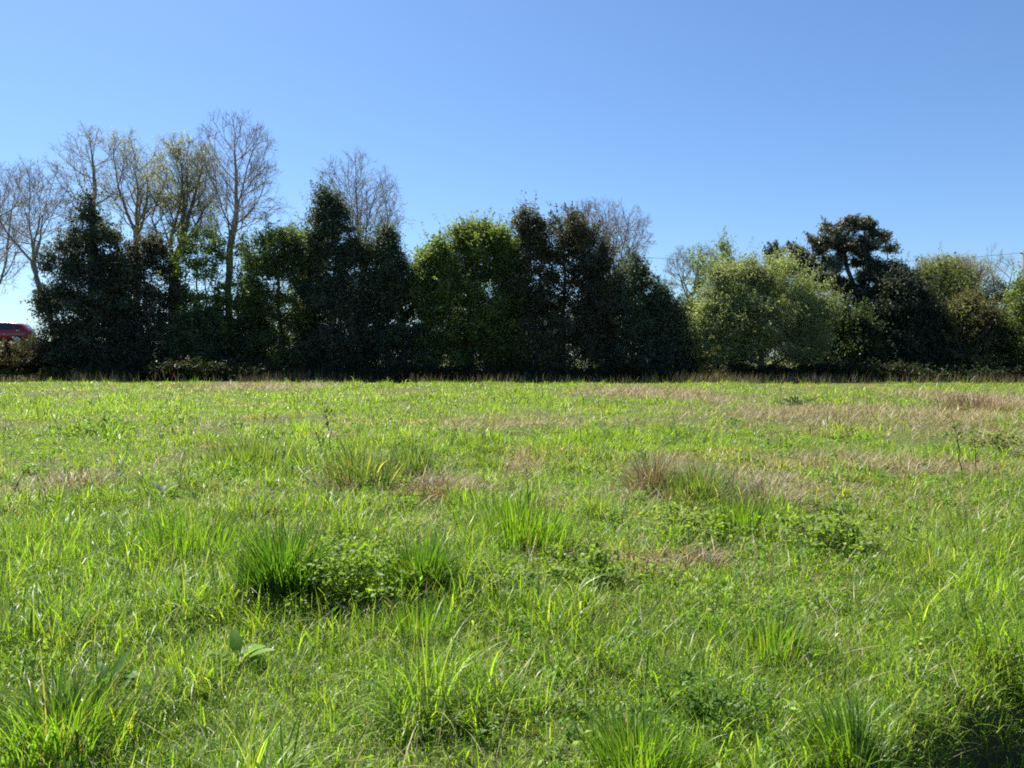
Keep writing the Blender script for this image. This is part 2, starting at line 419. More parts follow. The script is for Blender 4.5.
def grow(profile, Y, base, fork, lead_n, dens, g, depth=0.75, wob=0.05, ang=(32, 62), step=0.33, spr=(.18, .55)):
    """A leader (or several) with laterals of three orders, each stopping near the crown's outline."""
    rows = sorted((at(0, a, Y)[1], at(b, a, Y)[0], at(c, a, Y)[0]) for a, b, c in profile)
    zs, xl, xr = (np.array([r[i] for r in rows]) for i in range(3)); ztop = zs[-1]
    xc = lambda z: (np.interp(z, zs, xl)+np.interp(z, zs, xr))/2
    hwf = lambda z: (np.interp(z, zs, xr)-np.interp(z, zs, xl))/2
    def inside(p, k=1.0):
        if p[2] > ztop: return False
        h = max(hwf(p[2]), 0.2)*k
        return ((p[0]-xc(p[2]))/h)**2 + ((p[1]-Y)/max(min(h*depth, 4.0), .3))**2 < 1.0
    pos = []; par = []
    def add(p, q): pos.append(np.array(p, float)); par.append(q); return len(pos)-1
    def extend(i, d, L, up, wb, k=1.0):
        out = []; d = d/np.linalg.norm(d); n_ = max(2, int(L/step)); was = inside(pos[i], k)
        for j in range(n_):
            d = d + g.normal(0, wb, 3) + np.array([0, 0, up]); d /= np.linalg.norm(d)
            q = pos[i] + d*step; now = inside(q, k)
            if (was and not now): break
            was = was or now
            i = add(q, i); out.append((i, d.copy()))
        return out
    # stem up to the fork
    i = add(base, -1); n_ = max(3, int((fork[2]-base[2])/0.4)); off = np.zeros(3)
    for j in range(1, n_+1):
        off = off + g.normal(0, .035, 3)*np.array([1, 1, 0]); i = add(base + (fork-base)*j/n_ + off*(1 if j < n_ else .5), i)
    leaders = []
    H = ztop - fork[2]
    for k in range(lead_n):
        if lead_n == 1: d = np.array([xc(ztop)-fork[0], 0, H])
        else:
            az = 2*math.pi*(k+g.uniform(0, .5))/lead_n; sp = g.uniform(*spr)
            d = np.array([math.cos(az)*sp, math.sin(az)*sp*.8, 1.0])
        leaders.append(extend(i, d, np.linalg.norm(d)*1.15 if lead_n == 1 else H*1.2, .05, wob))
    def side_dir(d, lo, hi, roll):
        r = np.cross(d, [0, 0, 1.0]); r = r/np.linalg.norm(r) if np.linalg.norm(r) > .15 else np.array([1.0, 0, 0])
        w = np.cross(d, r); a_ = R(g.uniform(lo, hi)); return d*math.cos(a_) + (r*math.cos(roll)+w*math.sin(roll))*math.sin(a_)
    l1 = []
    roll = g.uniform(0, 6.28)
    for L in leaders:
        m_ = len(L)
        for q, (i, d) in enumerate(L):
            if q >= m_-2 or g.random() > (.85 if lead_n == 1 else .5)*min(1.0, dens): continue
            roll += 2.4 + g.normal(0, .3)
            rest = 1 - q/m_
            l1.append(extend(i, side_dir(d, ang[0]+8*rest, ang[1]+8*rest, roll), (2.3*hwf(pos[i][2]) + 1.0)*(.5+.6*rest)*g.uniform(.6, 1.15), .045, wob*1.5))
    lv = l1 + [L[len(L)//3:] for L in leaders]
    for order, (pr, le, lo, hi) in enumerate(((.62*dens, .62, 28, 58), (.62*dens, .55, 28, 62))):
        nxt = []
        for L in lv:
            m_ = len(L)
            for q, (i, d) in enumerate(L):
                if q < 1 or g.random() > pr: continue
                rem = (m_-q)*step
                nxt.append(extend(i, side_dir(d, lo, hi, g.uniform(0, 6.28)), (.35+rem*le)*g.uniform(.6, 1.15) if order == 0 else g.uniform(.4, 1.0), .03, wob*2, 1.06))
            if len(pos) > 6500: break
        lv = nxt
    return np.array(pos), np.array(par)
def bare_tree(name, label, Y, profile=None, trunk_px=None, fork_py=None, seed=0, depth=0.75, lean=None, leaders=1, dens=1.0,
              tip=0.011, tw=4, tlen=0.66, twr=0.0085, buds=None, bud_n=1.0, rmax=0.26, mat=None, group=None, wob=0.05, cat='tree', **kw):
    g = np.random.default_rng(seed+500)
    mat = mat or M_TWIG
    bx = at(trunk_px, 370, Y)[0]; bz = float(ground_z(bx, Y)) - 0.05; base = np.array([bx, Y, bz])
    fx, fz = at(lean if lean is not None else trunk_px, fork_py, Y)
    dens *= .93; rmax *= 1.2
    pos, par = grow(profile, Y, base, np.array([fx, Y, fz]), leaders, dens, g, depth, wob, **kw)
    rad = radii(par, tip, 2.35, rmax)
    root = thing(name, label, cat, base, group)
    big = rad > min(0.04, rad[0]*0.4)
    # trunk and limbs, then the branches (thin) with their twigs
    tv, tf = tubes(pos, par, rad, big, 6)
    link('trunk', mesh_of('trunk', tv-base, [tf], None, True, [mat]), root)
    bv, bf = tubes(pos, par, rad, ~big, 4)
    wv, wf, ends = twigs(pos, par, rad, g, tw, tlen, twr)
    link('branches', mesh_of('branches', np.concatenate([bv, wv])-base, [bf, wf+len(bv)], None, False, [mat]), root)
    if buds is not None:
        k_ = int(len(ends)*bud_n); e = ends[g.integers(0, len(ends), k_)] + g.normal(0, 0.07, (k_, 3))
        Ls = g.uniform(0.04, 0.09, k_)
        colr = np.array(buds)[None]*np.clip(1+0.3*g.normal(0, 1, (k_, 1)), .4, 1.8)
        v, f, c = leaves(e-base, unit(g.normal(0, 1, (k_, 3))), Ls, Ls*0.7, g, colr)
        link('young_leaves', mesh_of('young_leaves', v, [f], c, False, [M_LEAF]), root)
    return root

GT = 'trees and bushes along the far edge of the field'
DARK = (0.082, 0.108, 0.07); GREEN = (0.145, 0.195, 0.065); LIME = (0.165, 0.225, 0.065); WILLOW = (0.26, 0.295, 0.145); PINE = (0.12, 0.14, 0.095)
# ---- bare trees, left to right
bare_tree('bare_tree', 'bare pale tree leaning in from the left end of the hedge, beside the red car', 58,
    profile=[(160, 0, 50), (185, -35, 72), (230, -50, 84), (270, -55, 80), (315, -45, 60)], trunk_px=58, lean=34, fork_py=262, leaders=4, dens=.85, spr=(.4, 1.0), ang=(45, 80), tip=.009, seed=1, group=GT, rmax=0.16)
bare_tree('bare_tree', 'wide bare tree at the extreme left, crown running off the edge above the car', 66,
    profile=[(168, -30, 30), (190, -60, 46), (235, -75, 56), (280, -70, 52), (318, -55, 40)], trunk_px=-8, lean=-2, fork_py=290, leaders=4, dens=.72, tw=3, twr=.0075, spr=(.35, 1.0), ang=(45, 80), tip=.009, seed=12, group=GT, rmax=0.16)
bare_tree('bare_tree', 'bare fine twigged tree rising straight behind the dark evergreen at the left end', 61,
    profile=[(126, 78, 108), (145, 58, 124), (180, 40, 138), (220, 40, 138), (260, 55, 128)], trunk_px=92, fork_py=215, dens=1.05, ang=(40, 68), tip=.01, seed=2, group=GT, rmax=0.2, buds=(0.33, 0.3, 0.10), bud_n=0.8)
bare_tree('bare_tree', 'bare tree with ivy green trunk between the left evergreen and the round budding tree', 62,
    profile=[(135, 108, 148), (160, 98, 168), (200, 96, 172), (250, 105, 168)], trunk_px=137, fork_py=235, leaders=4, dens=1.0, spr=(.25, .85), tip=.01, seed=3, group=GT, rmax=0.24, buds=(0.35, 0.33, 0.09), bud_n=1.3)
bare_tree('budding_tree', 'round headed tree in yellowish bud with arching limbs, left of the tallest bare tree', 60,
    profile=[(137, 160, 196), (150, 146, 212), (175, 138, 222), (205, 136, 224), (240, 144, 218), (265, 165, 205)], trunk_px=174, fork_py=262, leaders=6, dens=.95, wob=.09, spr=(.25, .95), seed=4, group=GT, rmax=0.3, buds=(0.36, 0.35, 0.09), bud_n=1.7, mat=M_BARK, twr=.0075)
bare_tree('bare_tree', 'tallest bare tree with one straight trunk standing over light green bushes', 57,
    profile=[(115, 214, 252), (135, 196, 268), (160, 190, 282), (190, 190, 302), (225, 190, 304), (260, 198, 292), (298, 212, 268)], trunk_px=230, fork_py=272, dens=1.0, ang=(36, 60), tip=.01, seed=5, group=GT, rmax=0.22)
bare_tree('bare_tree', 'bare tree fanning up between the two dark pointed evergreens left of centre', 62,
    profile=[(150, 326, 358), (170, 308, 386), (195, 302, 404), (225, 308, 412), (255, 335, 402)], trunk_px=362, fork_py=275, leaders=4, dens=.9, spr=(.25, .7), tip=.009, seed=6, group=GT, rmax=0.17, depth=0.6)
bare_tree('bare_tree', 'bare round crowned tree behind the big olive dark tree at the centre', 62,
    profile=[(203, 575, 622), (212, 555, 642), (232, 550, 654), (255, 570, 656), (290, 596, 640)], trunk_px=606, fork_py=290, leaders=6, dens=.95, spr=(.3, 1.0), wob=.1, tip=.009, seed=7, group=GT, rmax=0.2, tlen=0.65)
bare_tree('bare_tree', 'small bare round tree in the gap left of the pale willow bush', 60,
    profile=[(246, 680, 706), (258, 668, 720), (280, 663, 724), (305, 672, 712)], trunk_px=689, fork_py=305, leaders=4, dens=1.1, seed=8, group=GT, rmax=0.12, buds=(0.1, 0.11, 0.04), bud_n=0.35, tlen=0.6)
bare_tree('budding_tree', 'wispy budding tree behind the right hand bushes, right of the pine', 60,
    profile=[(259, 925, 962), (268, 915, 985), (295, 918, 1000), (340, 925, 1000), (365, 930, 1000)], trunk_px=955, fork_py=345, leaders=7, dens=1.1, seed=9, group=GT, rmax=0.14, buds=(0.27, 0.26, 0.11), bud_n=2.2, tlen=0.7)
bare_tree('bare_tree', 'thin bare tree near the utility pole at the right edge', 63,
    profile=[(246, 990, 1002), (262, 978, 1014), (285, 975, 1020), (310, 985, 1010)], trunk_px=999, fork_py=312, leaders=2, dens=.9, seed=10, group=GT, rmax=0.1, tlen=0.7)
bare_tree('bare_tree', 'thin bare sapling stems between the tallest bare tree and the budding tree', 58.5,
    profile=[(225, 205, 212), (250, 196, 222), (300, 192, 226)], trunk_px=207, fork_py=310, leaders=2, dens=.8, seed=11, group=GT, rmax=0.08, tlen=0.5)

# ---- leafy trees and bushes, left to right
leafy_tree('evergreen_tree', 'big ragged dark evergreen at the left end of the tree line', 'tree', 54, DARK,
    blobs=[(89, 208, 12, 19), (96, 232, 31, 24), (72, 262, 33, 24), (112, 270, 27, 28), (88, 306, 52, 38), (80, 346, 50, 32), (124, 344, 26, 34), (48, 300, 16, 14)], n_lobes=190, per_lobe=130, trunk_px=90, mat=M_GLOSS, seed=21, sprigs=150, sprig_len=(0.4, 1.3), group=GT, warm=(0.085, 0.08, 0.06))
leafy_tree('evergreen_tree', 'dark brownish evergreen between the left end evergreen and light green bushes', 'tree', 55.5, (0.095, 0.1, 0.07),
    profile=[(238, 140, 152), (252, 126, 168), (275, 116, 178), (310, 112, 182), (350, 110, 184), (376, 112, 186)], n_lobes=120, per_lobe=130, trunk_px=148, mat=M_GLOSS, seed=22, sprigs=110, group=GT, warm=(0.1, 0.085, 0.07))
leafy_tree('leafy_bush', 'loose light green bush below the budding tree with sky gaps in it', 'bush', 56, LIME,
    profile=[(234, 190, 214), (250, 176, 226), (275, 172, 228), (310, 176, 226), (350, 172, 226)], n_lobes=62, per_lobe=80, lr=(0.35, 0.7), trunk_px=200, seed=23, sprigs=70, group=GT, leaf=(.11, .2))
leafy_tree('leafy_bush', 'loose light green bush just right of the tallest bare trunk', 'bush', 56, LIME,
    profile=[(240, 236, 252), (256, 230, 262), (280, 230, 262), (320, 230, 262), (355, 232, 262)], n_lobes=36, per_lobe=80, lr=(0.35, 0.65), trunk_px=246, seed=24, sprigs=50, group=GT, leaf=(.11, .2))
leafy_tree('leafy_bush', 'mid green dense round bush left of the pointed evergreen', 'bush', 54.5, (0.115, 0.155, 0.065),
    profile=[(232, 268, 292), (242, 254, 310), (262, 248, 318), (300, 246, 318), (345, 246, 318), (376, 246, 318)], n_lobes=130, per_lobe=130, trunk_px=280, seed=25, sprigs=80, group=GT)
leafy_tree('evergreen_tree', 'dark pointed evergreen with the tallest tip left of centre', 'tree', 54, DARK,
    blobs=[(326, 202, 11, 17), (331, 224, 25, 22), (320, 256, 26, 26), (352, 262, 22, 30), (336, 304, 44, 36), (340, 348, 46, 32)], n_lobes=170, per_lobe=130, trunk_px=326, mat=M_GLOSS, seed=26, sprigs=130, sprig_len=(0.4, 1.2), group=GT, warm=(0.08, 0.09, 0.06))
leafy_tree('evergreen_tree', 'dark broad evergreen with blunt top between pointed evergreen and bright green tree', 'tree', 54.5, (0.076, 0.1, 0.065),
    blobs=[(388, 242, 15, 16), (384, 264, 29, 20), (400, 294, 32, 34), (374, 310, 28, 42), (398, 346, 42, 34)], n_lobes=140, per_lobe=130, trunk_px=388, mat=M_GLOSS, seed=27, sprigs=110, group=GT)
leafy_tree('broadleaf_tree', 'bright green leafy tree left of the tall olive dark tree', 'tree', 54, GREEN,
    blobs=[(444, 268, 34, 32), (490, 250, 38, 28), (466, 306, 56, 44), (512, 290, 24, 50), (448, 348, 42, 32), (502, 346, 38, 34), (470, 240, 30, 17), (428, 300, 20, 40)], n_lobes=350, per_lobe=135, trunk_px=470, seed=28, sprigs=140, sprig_len=(0.4, 1.2), group=GT, depth=0.6, var=0.36)
leafy_tree('evergreen_tree', 'tall olive dark tree with the highest top at the centre', 'tree', 53.5, (0.095, 0.1, 0.075),
    blobs=[(531, 226, 19, 19), (562, 238, 44, 24), (588, 262, 26, 36), (545, 285, 36, 52), (590, 308, 28, 52), (558, 344, 52, 36), (602, 345, 20, 34)], n_lobes=240, per_lobe=130, trunk_px=560, mat=M_GLOSS, seed=29, sprigs=150, group=GT, depth=0.6, warm=(0.085, 0.068, 0.03), var=0.35)
leafy_tree('evergreen_tree', 'small dark tree stepping down right of the tall olive tree', 'tree', 54, (0.088, 0.115, 0.07),
    profile=[(262, 622, 638), (274, 612, 650), (295, 606, 660), (330, 606, 668), (376, 604, 672)], n_lobes=110, per_lobe=120, trunk_px=632, mat=M_GLOSS, seed=30, sprigs=90, group=GT)
leafy_tree('dark_bush', 'low dark bush sloping down beside the pale willow bush', 'bush', 53.5, DARK,
    profile=[(290, 652, 666), (304, 648, 680), (325, 648, 688), (350, 648, 692), (376, 648, 698)], n_lobes=70, per_lobe=120, trunk_px=668, mat=M_GLOSS, seed=31, sprigs=50, group=GT)
leafy_tree('leafy_tree', 'thin light leaved tree poking up behind the pale willow bush', 'tree', 58, (0.13, 0.17, 0.06),
    profile=[(243, 716, 728), (254, 702, 742), (275, 698, 748), (300, 700, 748)], n_lobes=36, per_lobe=70, lr=(0.3, 0.55), trunk_px=720, seed=32, sprigs=60, sprig_len=(0.5, 1.2), group=GT, crown_low=.5, leaf=(.1, .17))
leafy_tree('leafy_bush', 'small yellow green bush in the gap left of the pale willow bush', 'bush', 57, (0.10, 0.14, 0.035),
    profile=[(302, 690, 702), (312, 680, 712), (340, 678, 714), (370, 680, 714)], n_lobes=36, per_lobe=90, lr=(.3, .6), trunk_px=696, seed=33, sprigs=30, group=GT)
leafy_tree('willow_bush', 'large pale grey green domed willow bush in front of the pine', 'bush', 52, WILLOW,
    blobs=[(734, 300, 38, 36), (776, 290, 42, 30), (810, 314, 27, 32), (762, 332, 66, 44), (714, 334, 26, 40), (758, 277, 27, 18), (804, 346, 28, 32), (722, 282, 18, 16)], n_lobes=250, per_lobe=165, lr=(0.3, 0.85), trunk_px=762, mat=M_WILLOW, crown_low=.15, seed=34, sprigs=420, sprig_len=(0.5, 1.5), group=GT, depth=0.7, leaf=(.075, .14), var=0.3)
leafy_tree('pine_tree', 'tall dark pine with layered crown, the highest tree on the right', 'tree', 58, PINE,
    blobs=[(846, 229, 28, 12), (862, 226, 16, 8), (826, 240, 22, 11), (842, 243, 22, 10), (874, 240, 22, 11), (852, 251, 36, 10), (795, 249, 15, 9), (802, 266, 24, 15), (889, 250, 13, 6), (808, 254, 20, 11), (902, 288, 22, 14), (918, 304, 22, 20), (820, 279, 36, 17), (862, 263, 22, 5),
           (884, 268, 28, 10), (840, 262, 13, 9), (872, 276, 22, 11), (834, 262, 16, 10), (907, 277, 14, 9), (856, 291, 40, 10), (890, 295, 32, 14), (850, 316, 48, 18), (896, 322, 38, 24)], n_lobes=300, per_lobe=120, lr=(0.3, 0.58), trunk_px=856, crown_low=0.45, mat=M_NEEDLE, needle=True, flat=0.6, seed=35, sprigs=12, sprig_len=(0.2, 0.4), group=GT, depth=0.8, warm=(0.065, 0.06, 0.04), tip=0.02)
leafy_tree('leafy_bush', 'dull green bush below the pine, right of the pale willow bush', 'bush', 54, (0.065, 0.09, 0.045),
    profile=[(310, 836, 856), (322, 824, 872), (345, 820, 880), (378, 820, 884)], n_lobes=85, per_lobe=125, trunk_px=850, seed=36, sprigs=50, group=GT)
leafy_tree('evergreen_tree', 'near black dense evergreen filling the foot of the pine on its right', 'tree', 55, (0.052, 0.062, 0.042),
    profile=[(272, 890, 906), (288, 876, 922), (310, 868, 938), (340, 866, 944), (378, 866, 946)], n_lobes=140, per_lobe=130, trunk_px=905, mat=M_GLOSS, seed=37, sprigs=60, group=GT)
leafy_tree('broadleaf_tree', 'yellow green leafy tree just right of the pine', 'tree', 57, (0.125, 0.155, 0.06),
    profile=[(262, 930, 956), (276, 916, 968), (305, 914, 978), (335, 916, 980), (376, 918, 984)], n_lobes=95, per_lobe=105, trunk_px=945, seed=38, sprigs=80, group=GT)
leafy_tree('leafy_bush', 'brown green thicket between the yellow green tree and right edge bush', 'bush', 54, (0.15, 0.155, 0.085),
    profile=[(300, 955, 975), (318, 940, 996), (345, 936, 1004), (378, 936, 1008)], n_lobes=95, per_lobe=95, trunk_px=972, seed=39, sprigs=90, group=GT, warm=(0.085, 0.065, 0.04))
leafy_tree('leafy_bush', 'light green bush cut by the right edge below the utility pole', 'bush', 53, (0.12, 0.15, 0.05),
    profile=[(282, 1024, 1050), (296, 1010, 1066), (325, 1002, 1075), (352, 1000, 1078), (378, 1004, 1074)], n_lobes=130, per_lobe=115, trunk_px=1036, seed=40, sprigs=70, group=GT)
leafy_tree('leafy_bush', 'low dark green bush at the foot of the tallest bare tree', 'bush', 55, (0.09, 0.13, 0.07),
    profile=[(312, 196, 220), (326, 178, 246), (350, 170, 258), (378, 168, 262)], n_lobes=90, per_lobe=115, trunk_px=214, seed=41, sprigs=60, group=GT)
leafy_tree('leafy_tree', 'mid green tree showing between the pointed evergreen and bright green tree', 'tree', 57.5, (0.105, 0.15, 0.055),
    profile=[(236, 302, 318), (250, 296, 330), (290, 292, 330), (340, 292, 330)], n_lobes=50, per_lobe=100, trunk_px=308, seed=42, sprigs=50, group=GT)
leafy_tree('bramble_bush', 'low brownish bramble hedge on the bank in front of the red car', 'bush', 53.5, (0.075, 0.075, 0.034),
    profile=[(347, -60, 44), (353, -110, 64), (366, -130, 74), (376, -130, 78)], n_lobes=170, per_lobe=100, lr=(.3, .55), trunk_px=-10, seed=43, sprigs=60, sprig_len=(.2, .4), group=GT, depth=0.3, warm=(0.11, 0.085, 0.055))
for px_, py_, sd_ in ((770, 246, 44),):
    leafy_tree('conifer_tree', 'little conifer tip just above the pale willow bush', 'tree', 60, (0.045, 0.055, 0.03),
        profile=[(py_, px_+3, px_+6), (256, px_-3, px_+12), (275, px_-8, px_+17), (300, px_-11, px_+20)], n_lobes=40, per_lobe=80, lr=(.25, .5), trunk_px=px_+5, mat=M_NEEDLE, needle=True, seed=sd_, sprigs=20, sprig_len=(.3, .6), group=GT)

# ---- dark tangle along the foot of the hedge, and the hedge behind it
def undergrowth(name, label, y0, y1, x0, x1, n_lobes, hmax, col, seed, warm=None, per=60):
    g = np.random.default_rng(seed)
    cx = g.uniform(x0, x1, n_lobes); cyy = g.uniform(y0, y1, n_lobes)
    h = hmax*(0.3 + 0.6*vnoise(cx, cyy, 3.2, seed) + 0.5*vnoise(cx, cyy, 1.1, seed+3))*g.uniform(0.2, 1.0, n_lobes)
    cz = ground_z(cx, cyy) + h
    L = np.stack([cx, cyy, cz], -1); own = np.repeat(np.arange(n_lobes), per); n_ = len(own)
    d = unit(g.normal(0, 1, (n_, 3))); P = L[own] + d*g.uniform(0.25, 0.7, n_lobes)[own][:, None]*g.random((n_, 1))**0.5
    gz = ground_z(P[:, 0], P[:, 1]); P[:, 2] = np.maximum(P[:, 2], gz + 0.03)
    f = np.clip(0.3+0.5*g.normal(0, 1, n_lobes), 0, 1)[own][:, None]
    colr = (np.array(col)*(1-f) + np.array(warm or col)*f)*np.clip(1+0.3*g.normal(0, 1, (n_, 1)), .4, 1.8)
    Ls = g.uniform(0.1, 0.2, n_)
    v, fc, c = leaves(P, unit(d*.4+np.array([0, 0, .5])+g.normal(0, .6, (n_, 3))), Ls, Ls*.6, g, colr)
    o = link(name, mesh_of(name, v, [fc], c, False, [M_LEAF]))
    tag(o, label, 'undergrowth', kind='stuff'); return o
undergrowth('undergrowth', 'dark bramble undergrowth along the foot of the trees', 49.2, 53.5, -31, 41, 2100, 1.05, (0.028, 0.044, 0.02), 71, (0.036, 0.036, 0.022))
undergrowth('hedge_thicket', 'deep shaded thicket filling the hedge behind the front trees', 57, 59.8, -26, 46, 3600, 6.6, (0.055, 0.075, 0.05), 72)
undergrowth('verge_scrub', 'rough scrub on the left bank below the road', 53.5, 55.6, -58, -28, 420, 0.45, (0.06, 0.065, 0.03), 73, (0.09, 0.07, 0.045))

# ---------------------------------------------------------------- red car on the road
def car():
    paint = plain_material('dark_red_paint', (0.42, 0.025, 0.035), 0.28, spec=0.6, coat=0.6)
    glass = plain_material('tinted_glass', (0.02, 0.025, 0.03), 0.05, spec=0.8)
    black = plain_material('black_trim', (0.015, 0.015, 0.015), 0.6)
    alloy = plain_material('wheel_alloy', (0.5, 0.5, 0.5), 0.35, metal=0.8)
    lens = plain_material('red_lens', (0.45, 0.03, 0.03), 0.15, spec=0.7)
    clear = plain_material('clear_lens', (0.75, 0.75, 0.72), 0.12, spec=0.7)
    root = thing('red_car', 'dark red car on the raised road, cut by the left edge of the photo', 'car', (-40.35, 58.6, ROAD_Z)); root.rotation_euler = (0, 0, R(20)); root.scale = (1.13, 1.1, 1.16)
    # lower body: stations front (-x) to rear (+x): x, z_low, z_waist, half width
    st = [(-2.1, .42, .62, .60), (-2.03, .28, .74, .74), (-1.7, .22, .84, .84), (-1.0, .2, .95, .87), (-0.4, .2, .98, .88), (0.6, .2, 1.0, .88), (1.5, .22, 1.02, .86), (1.95, .28, 1.02, .8), (2.1, .38, .98, .72), (2.14, .5, .8, .66)]
    V = []; F = []
    for x, zl, zw, w in st:
        zm = zl + (zw-zl)*0.55
        sec = [(-w*.8, zl), (-w*.97, zl+.08), (-w, zm), (-w*.97, zw-.05), (-w*.88, zw), (w*.88, zw), (w*.97, zw-.05), (w, zm), (w*.97, zl+.08), (w*.8, zl)]
        V += [(x, y, z) for y, z in sec]
    k = 10
    for i in range(len(st)-1):
        for j in range(k): F.append([i*k+j, i*k+(j+1) % k, (i+1)*k+(j+1) % k, (i+1)*k+j])
    me = bpy.data.meshes.new('body'); me.from_pydata(V, [], F + [list(range(k))[::-1], list(range((len(st)-1)*k, len(st)*k))]); me.materials.append(paint)
    for p_ in me.polygons: p_.use_smooth = True
    body = link('body', me, root)
    # cabin shell (roof and pillars)
    st2 = [(-1.15, .96, .02, .80), (-0.75, .97, .28, .76), (-0.3, .97, .50, .70), (0.3, .98, .53, .69), (1.1, .98, .50, .69), (1.6, .99, .43, .66), (1.8, 1.0, .28, .70), (2.0, 1.0, .02, .72)]
    V = []; F = []
    for x, zb, h, w in st2:
        sec = [(-.84, zb), (-.84+(.84-w)*.9, zb+h*.86), (-w*.88, zb+h), (w*.88, zb+h), (.84-(.84-w)*.9, zb+h*.86), (.84, zb)]
        V += [(x, y, z) for y, z in sec]
    k = 6
    for i in range(len(st2)-1):
        for j in range(k-1): F.append([i*k+j, i*k+j+1, (i+1)*k+j+1, (i+1)*k+j])
    me = bpy.data.meshes.new('roof'); me.from_pydata(V, [], F); me.materials.append(paint)
    for p_ in me.polygons: p_.use_smooth = True
    link('roof', me, root)
    def sheet(name, pts, mat, parent=root):
        me = bpy.data.meshes.new(name); n2 = len(pts)
        q = np.array(pts, float); nn = np.cross(q[1]-q[0], q[2]-q[0]); nn /= np.linalg.norm(nn); q2 = q + nn*0.012
        me.from_pydata([tuple(a) for a in q] + [tuple(a) for a in q2], [], [list(range(n2))[::-1], list(range(n2, 2*n2))] + [[i, (i+1) % n2, n2+(i+1) % n2, n2+i] for i in range(n2)])
        me.materials.append(mat); return link(name, me, parent)
    def side_pt(x, t, s):      # a point on the cabin side, t = 0 sill .. 1 gutter
        xs = [a[0] for a in st2]; zb = np.interp(x, xs, [a[1] for a in st2]); h = np.interp(x, xs, [a[2] for a in st2]); w = np.interp(x, xs, [a[3] for a in st2])
        return (x, s*(.84-(.84-w)*.9*t + 0.012), zb + h*.86*t)
    for s in (-1, 1):
        sheet('side_window', [side_pt(-.82, .12, s), side_pt(.18, .1, s), side_pt(.18, .94, s), side_pt(-.22, .94, s)][::-s], glass)
        sheet('side_window', [side_pt(.27, .1, s), side_pt(1.1, .1, s), side_pt(1.06, .94, s), side_pt(.27, .94, s)][::-s], glass)
        sheet('side_window', [side_pt(1.2, .12, s), side_pt(1.72, .2, s), side_pt(1.5, .92, s), side_pt(1.16, .94, s)][::-s], glass)
        sheet('tail_light', [(2.06, s*.60, .72), (2.0, s*.80, .74), (1.98, s*.79, .98), (2.05, s*.60, .98)][::-s], lens)
        sheet('headlight', [(-2.07, s*.42, .60), (-2.0, s*.74, .62), (-1.95, s*.73, .74), (-2.03, s*.42, .72)][::s], clear)
        sheet('door_handle', [(.0, s*.895, .88), (.16, s*.895, .88), (.16, s*.895, .92), (.0, s*.895, .92)][::-s], black)
        for wx in (-1.32, 1.3):
            V = []; F = []; K = 24
            prof = [(.20, .0), (.29, .01), (.315, .04), (.315, .17), (.29, .2), (.2, .2)]
            for i in range(K):
                a_ = 2*math.pi*i/K
                V += [(wx + r_*math.cos(a_), s*(.9-.2+d_), .315 + r_*math.sin(a_)) for r_, d_ in prof]
            for i in range(K):
                for j in range(len(prof)-1): F.append([i*6+j, i*6+j+1, ((i+1) % K)*6+j+1, ((i+1) % K)*6+j])
            me = bpy.data.meshes.new('tyre'); me.from_pydata(V, [], F); me.materials.append(black)
            wheel = link('wheel', me, root)
            V = [(wx, s*.885, .315)]; F = []
            for i in range(20):
                a_ = 2*math.pi*i/20; r_ = .205
                V.append((wx + r_*math.cos(a_), s*(.88 if i % 4 else .87), .315 + r_*math.sin(a_)))
            for i in range(20): F.append([0, 1+i, 1+(i+1) % 20])
            me = bpy.data.meshes.new('rim'); me.from_pydata(V, [], F); me.materials.append(alloy); link('rim', me, wheel)
        for dx in (-.62,):
            sheet('wing_mirror', [(dx, s*.9, .98), (dx+.12, s*1.02, .98), (dx+.12, s*1.02, 1.1), (dx, s*.9, 1.1)][::s], paint)
    sheet('windscreen', [(-1.08, -.66, 1.02), (-1.08, .66, 1.02), (-.4, .55, 1.45), (-.4, -.55, 1.45)][::-1], glass)
    sheet('rear_window', [(1.99, -.62, 1.06), (1.99, .62, 1.06), (1.72, .55, 1.37), (1.72, -.55, 1.37)], glass)
    V = [(2.08, -.78, .3), (2.2, -.68, .34), (2.2, .68, .34), (2.08, .78, .3), (2.08, -.78, .52), (2.2, -.68, .5), (2.2, .68, .5), (2.08, .78, .52)]
    me = bpy.data.meshes.new('bumper'); me.from_pydata(V, [], [[0, 1, 5, 4], [1, 2, 6, 5], [2, 3, 7, 6], [4, 5, 6, 7], [3, 2, 1, 0]]); me.materials.append(black); link('bumper', me, root)
car()

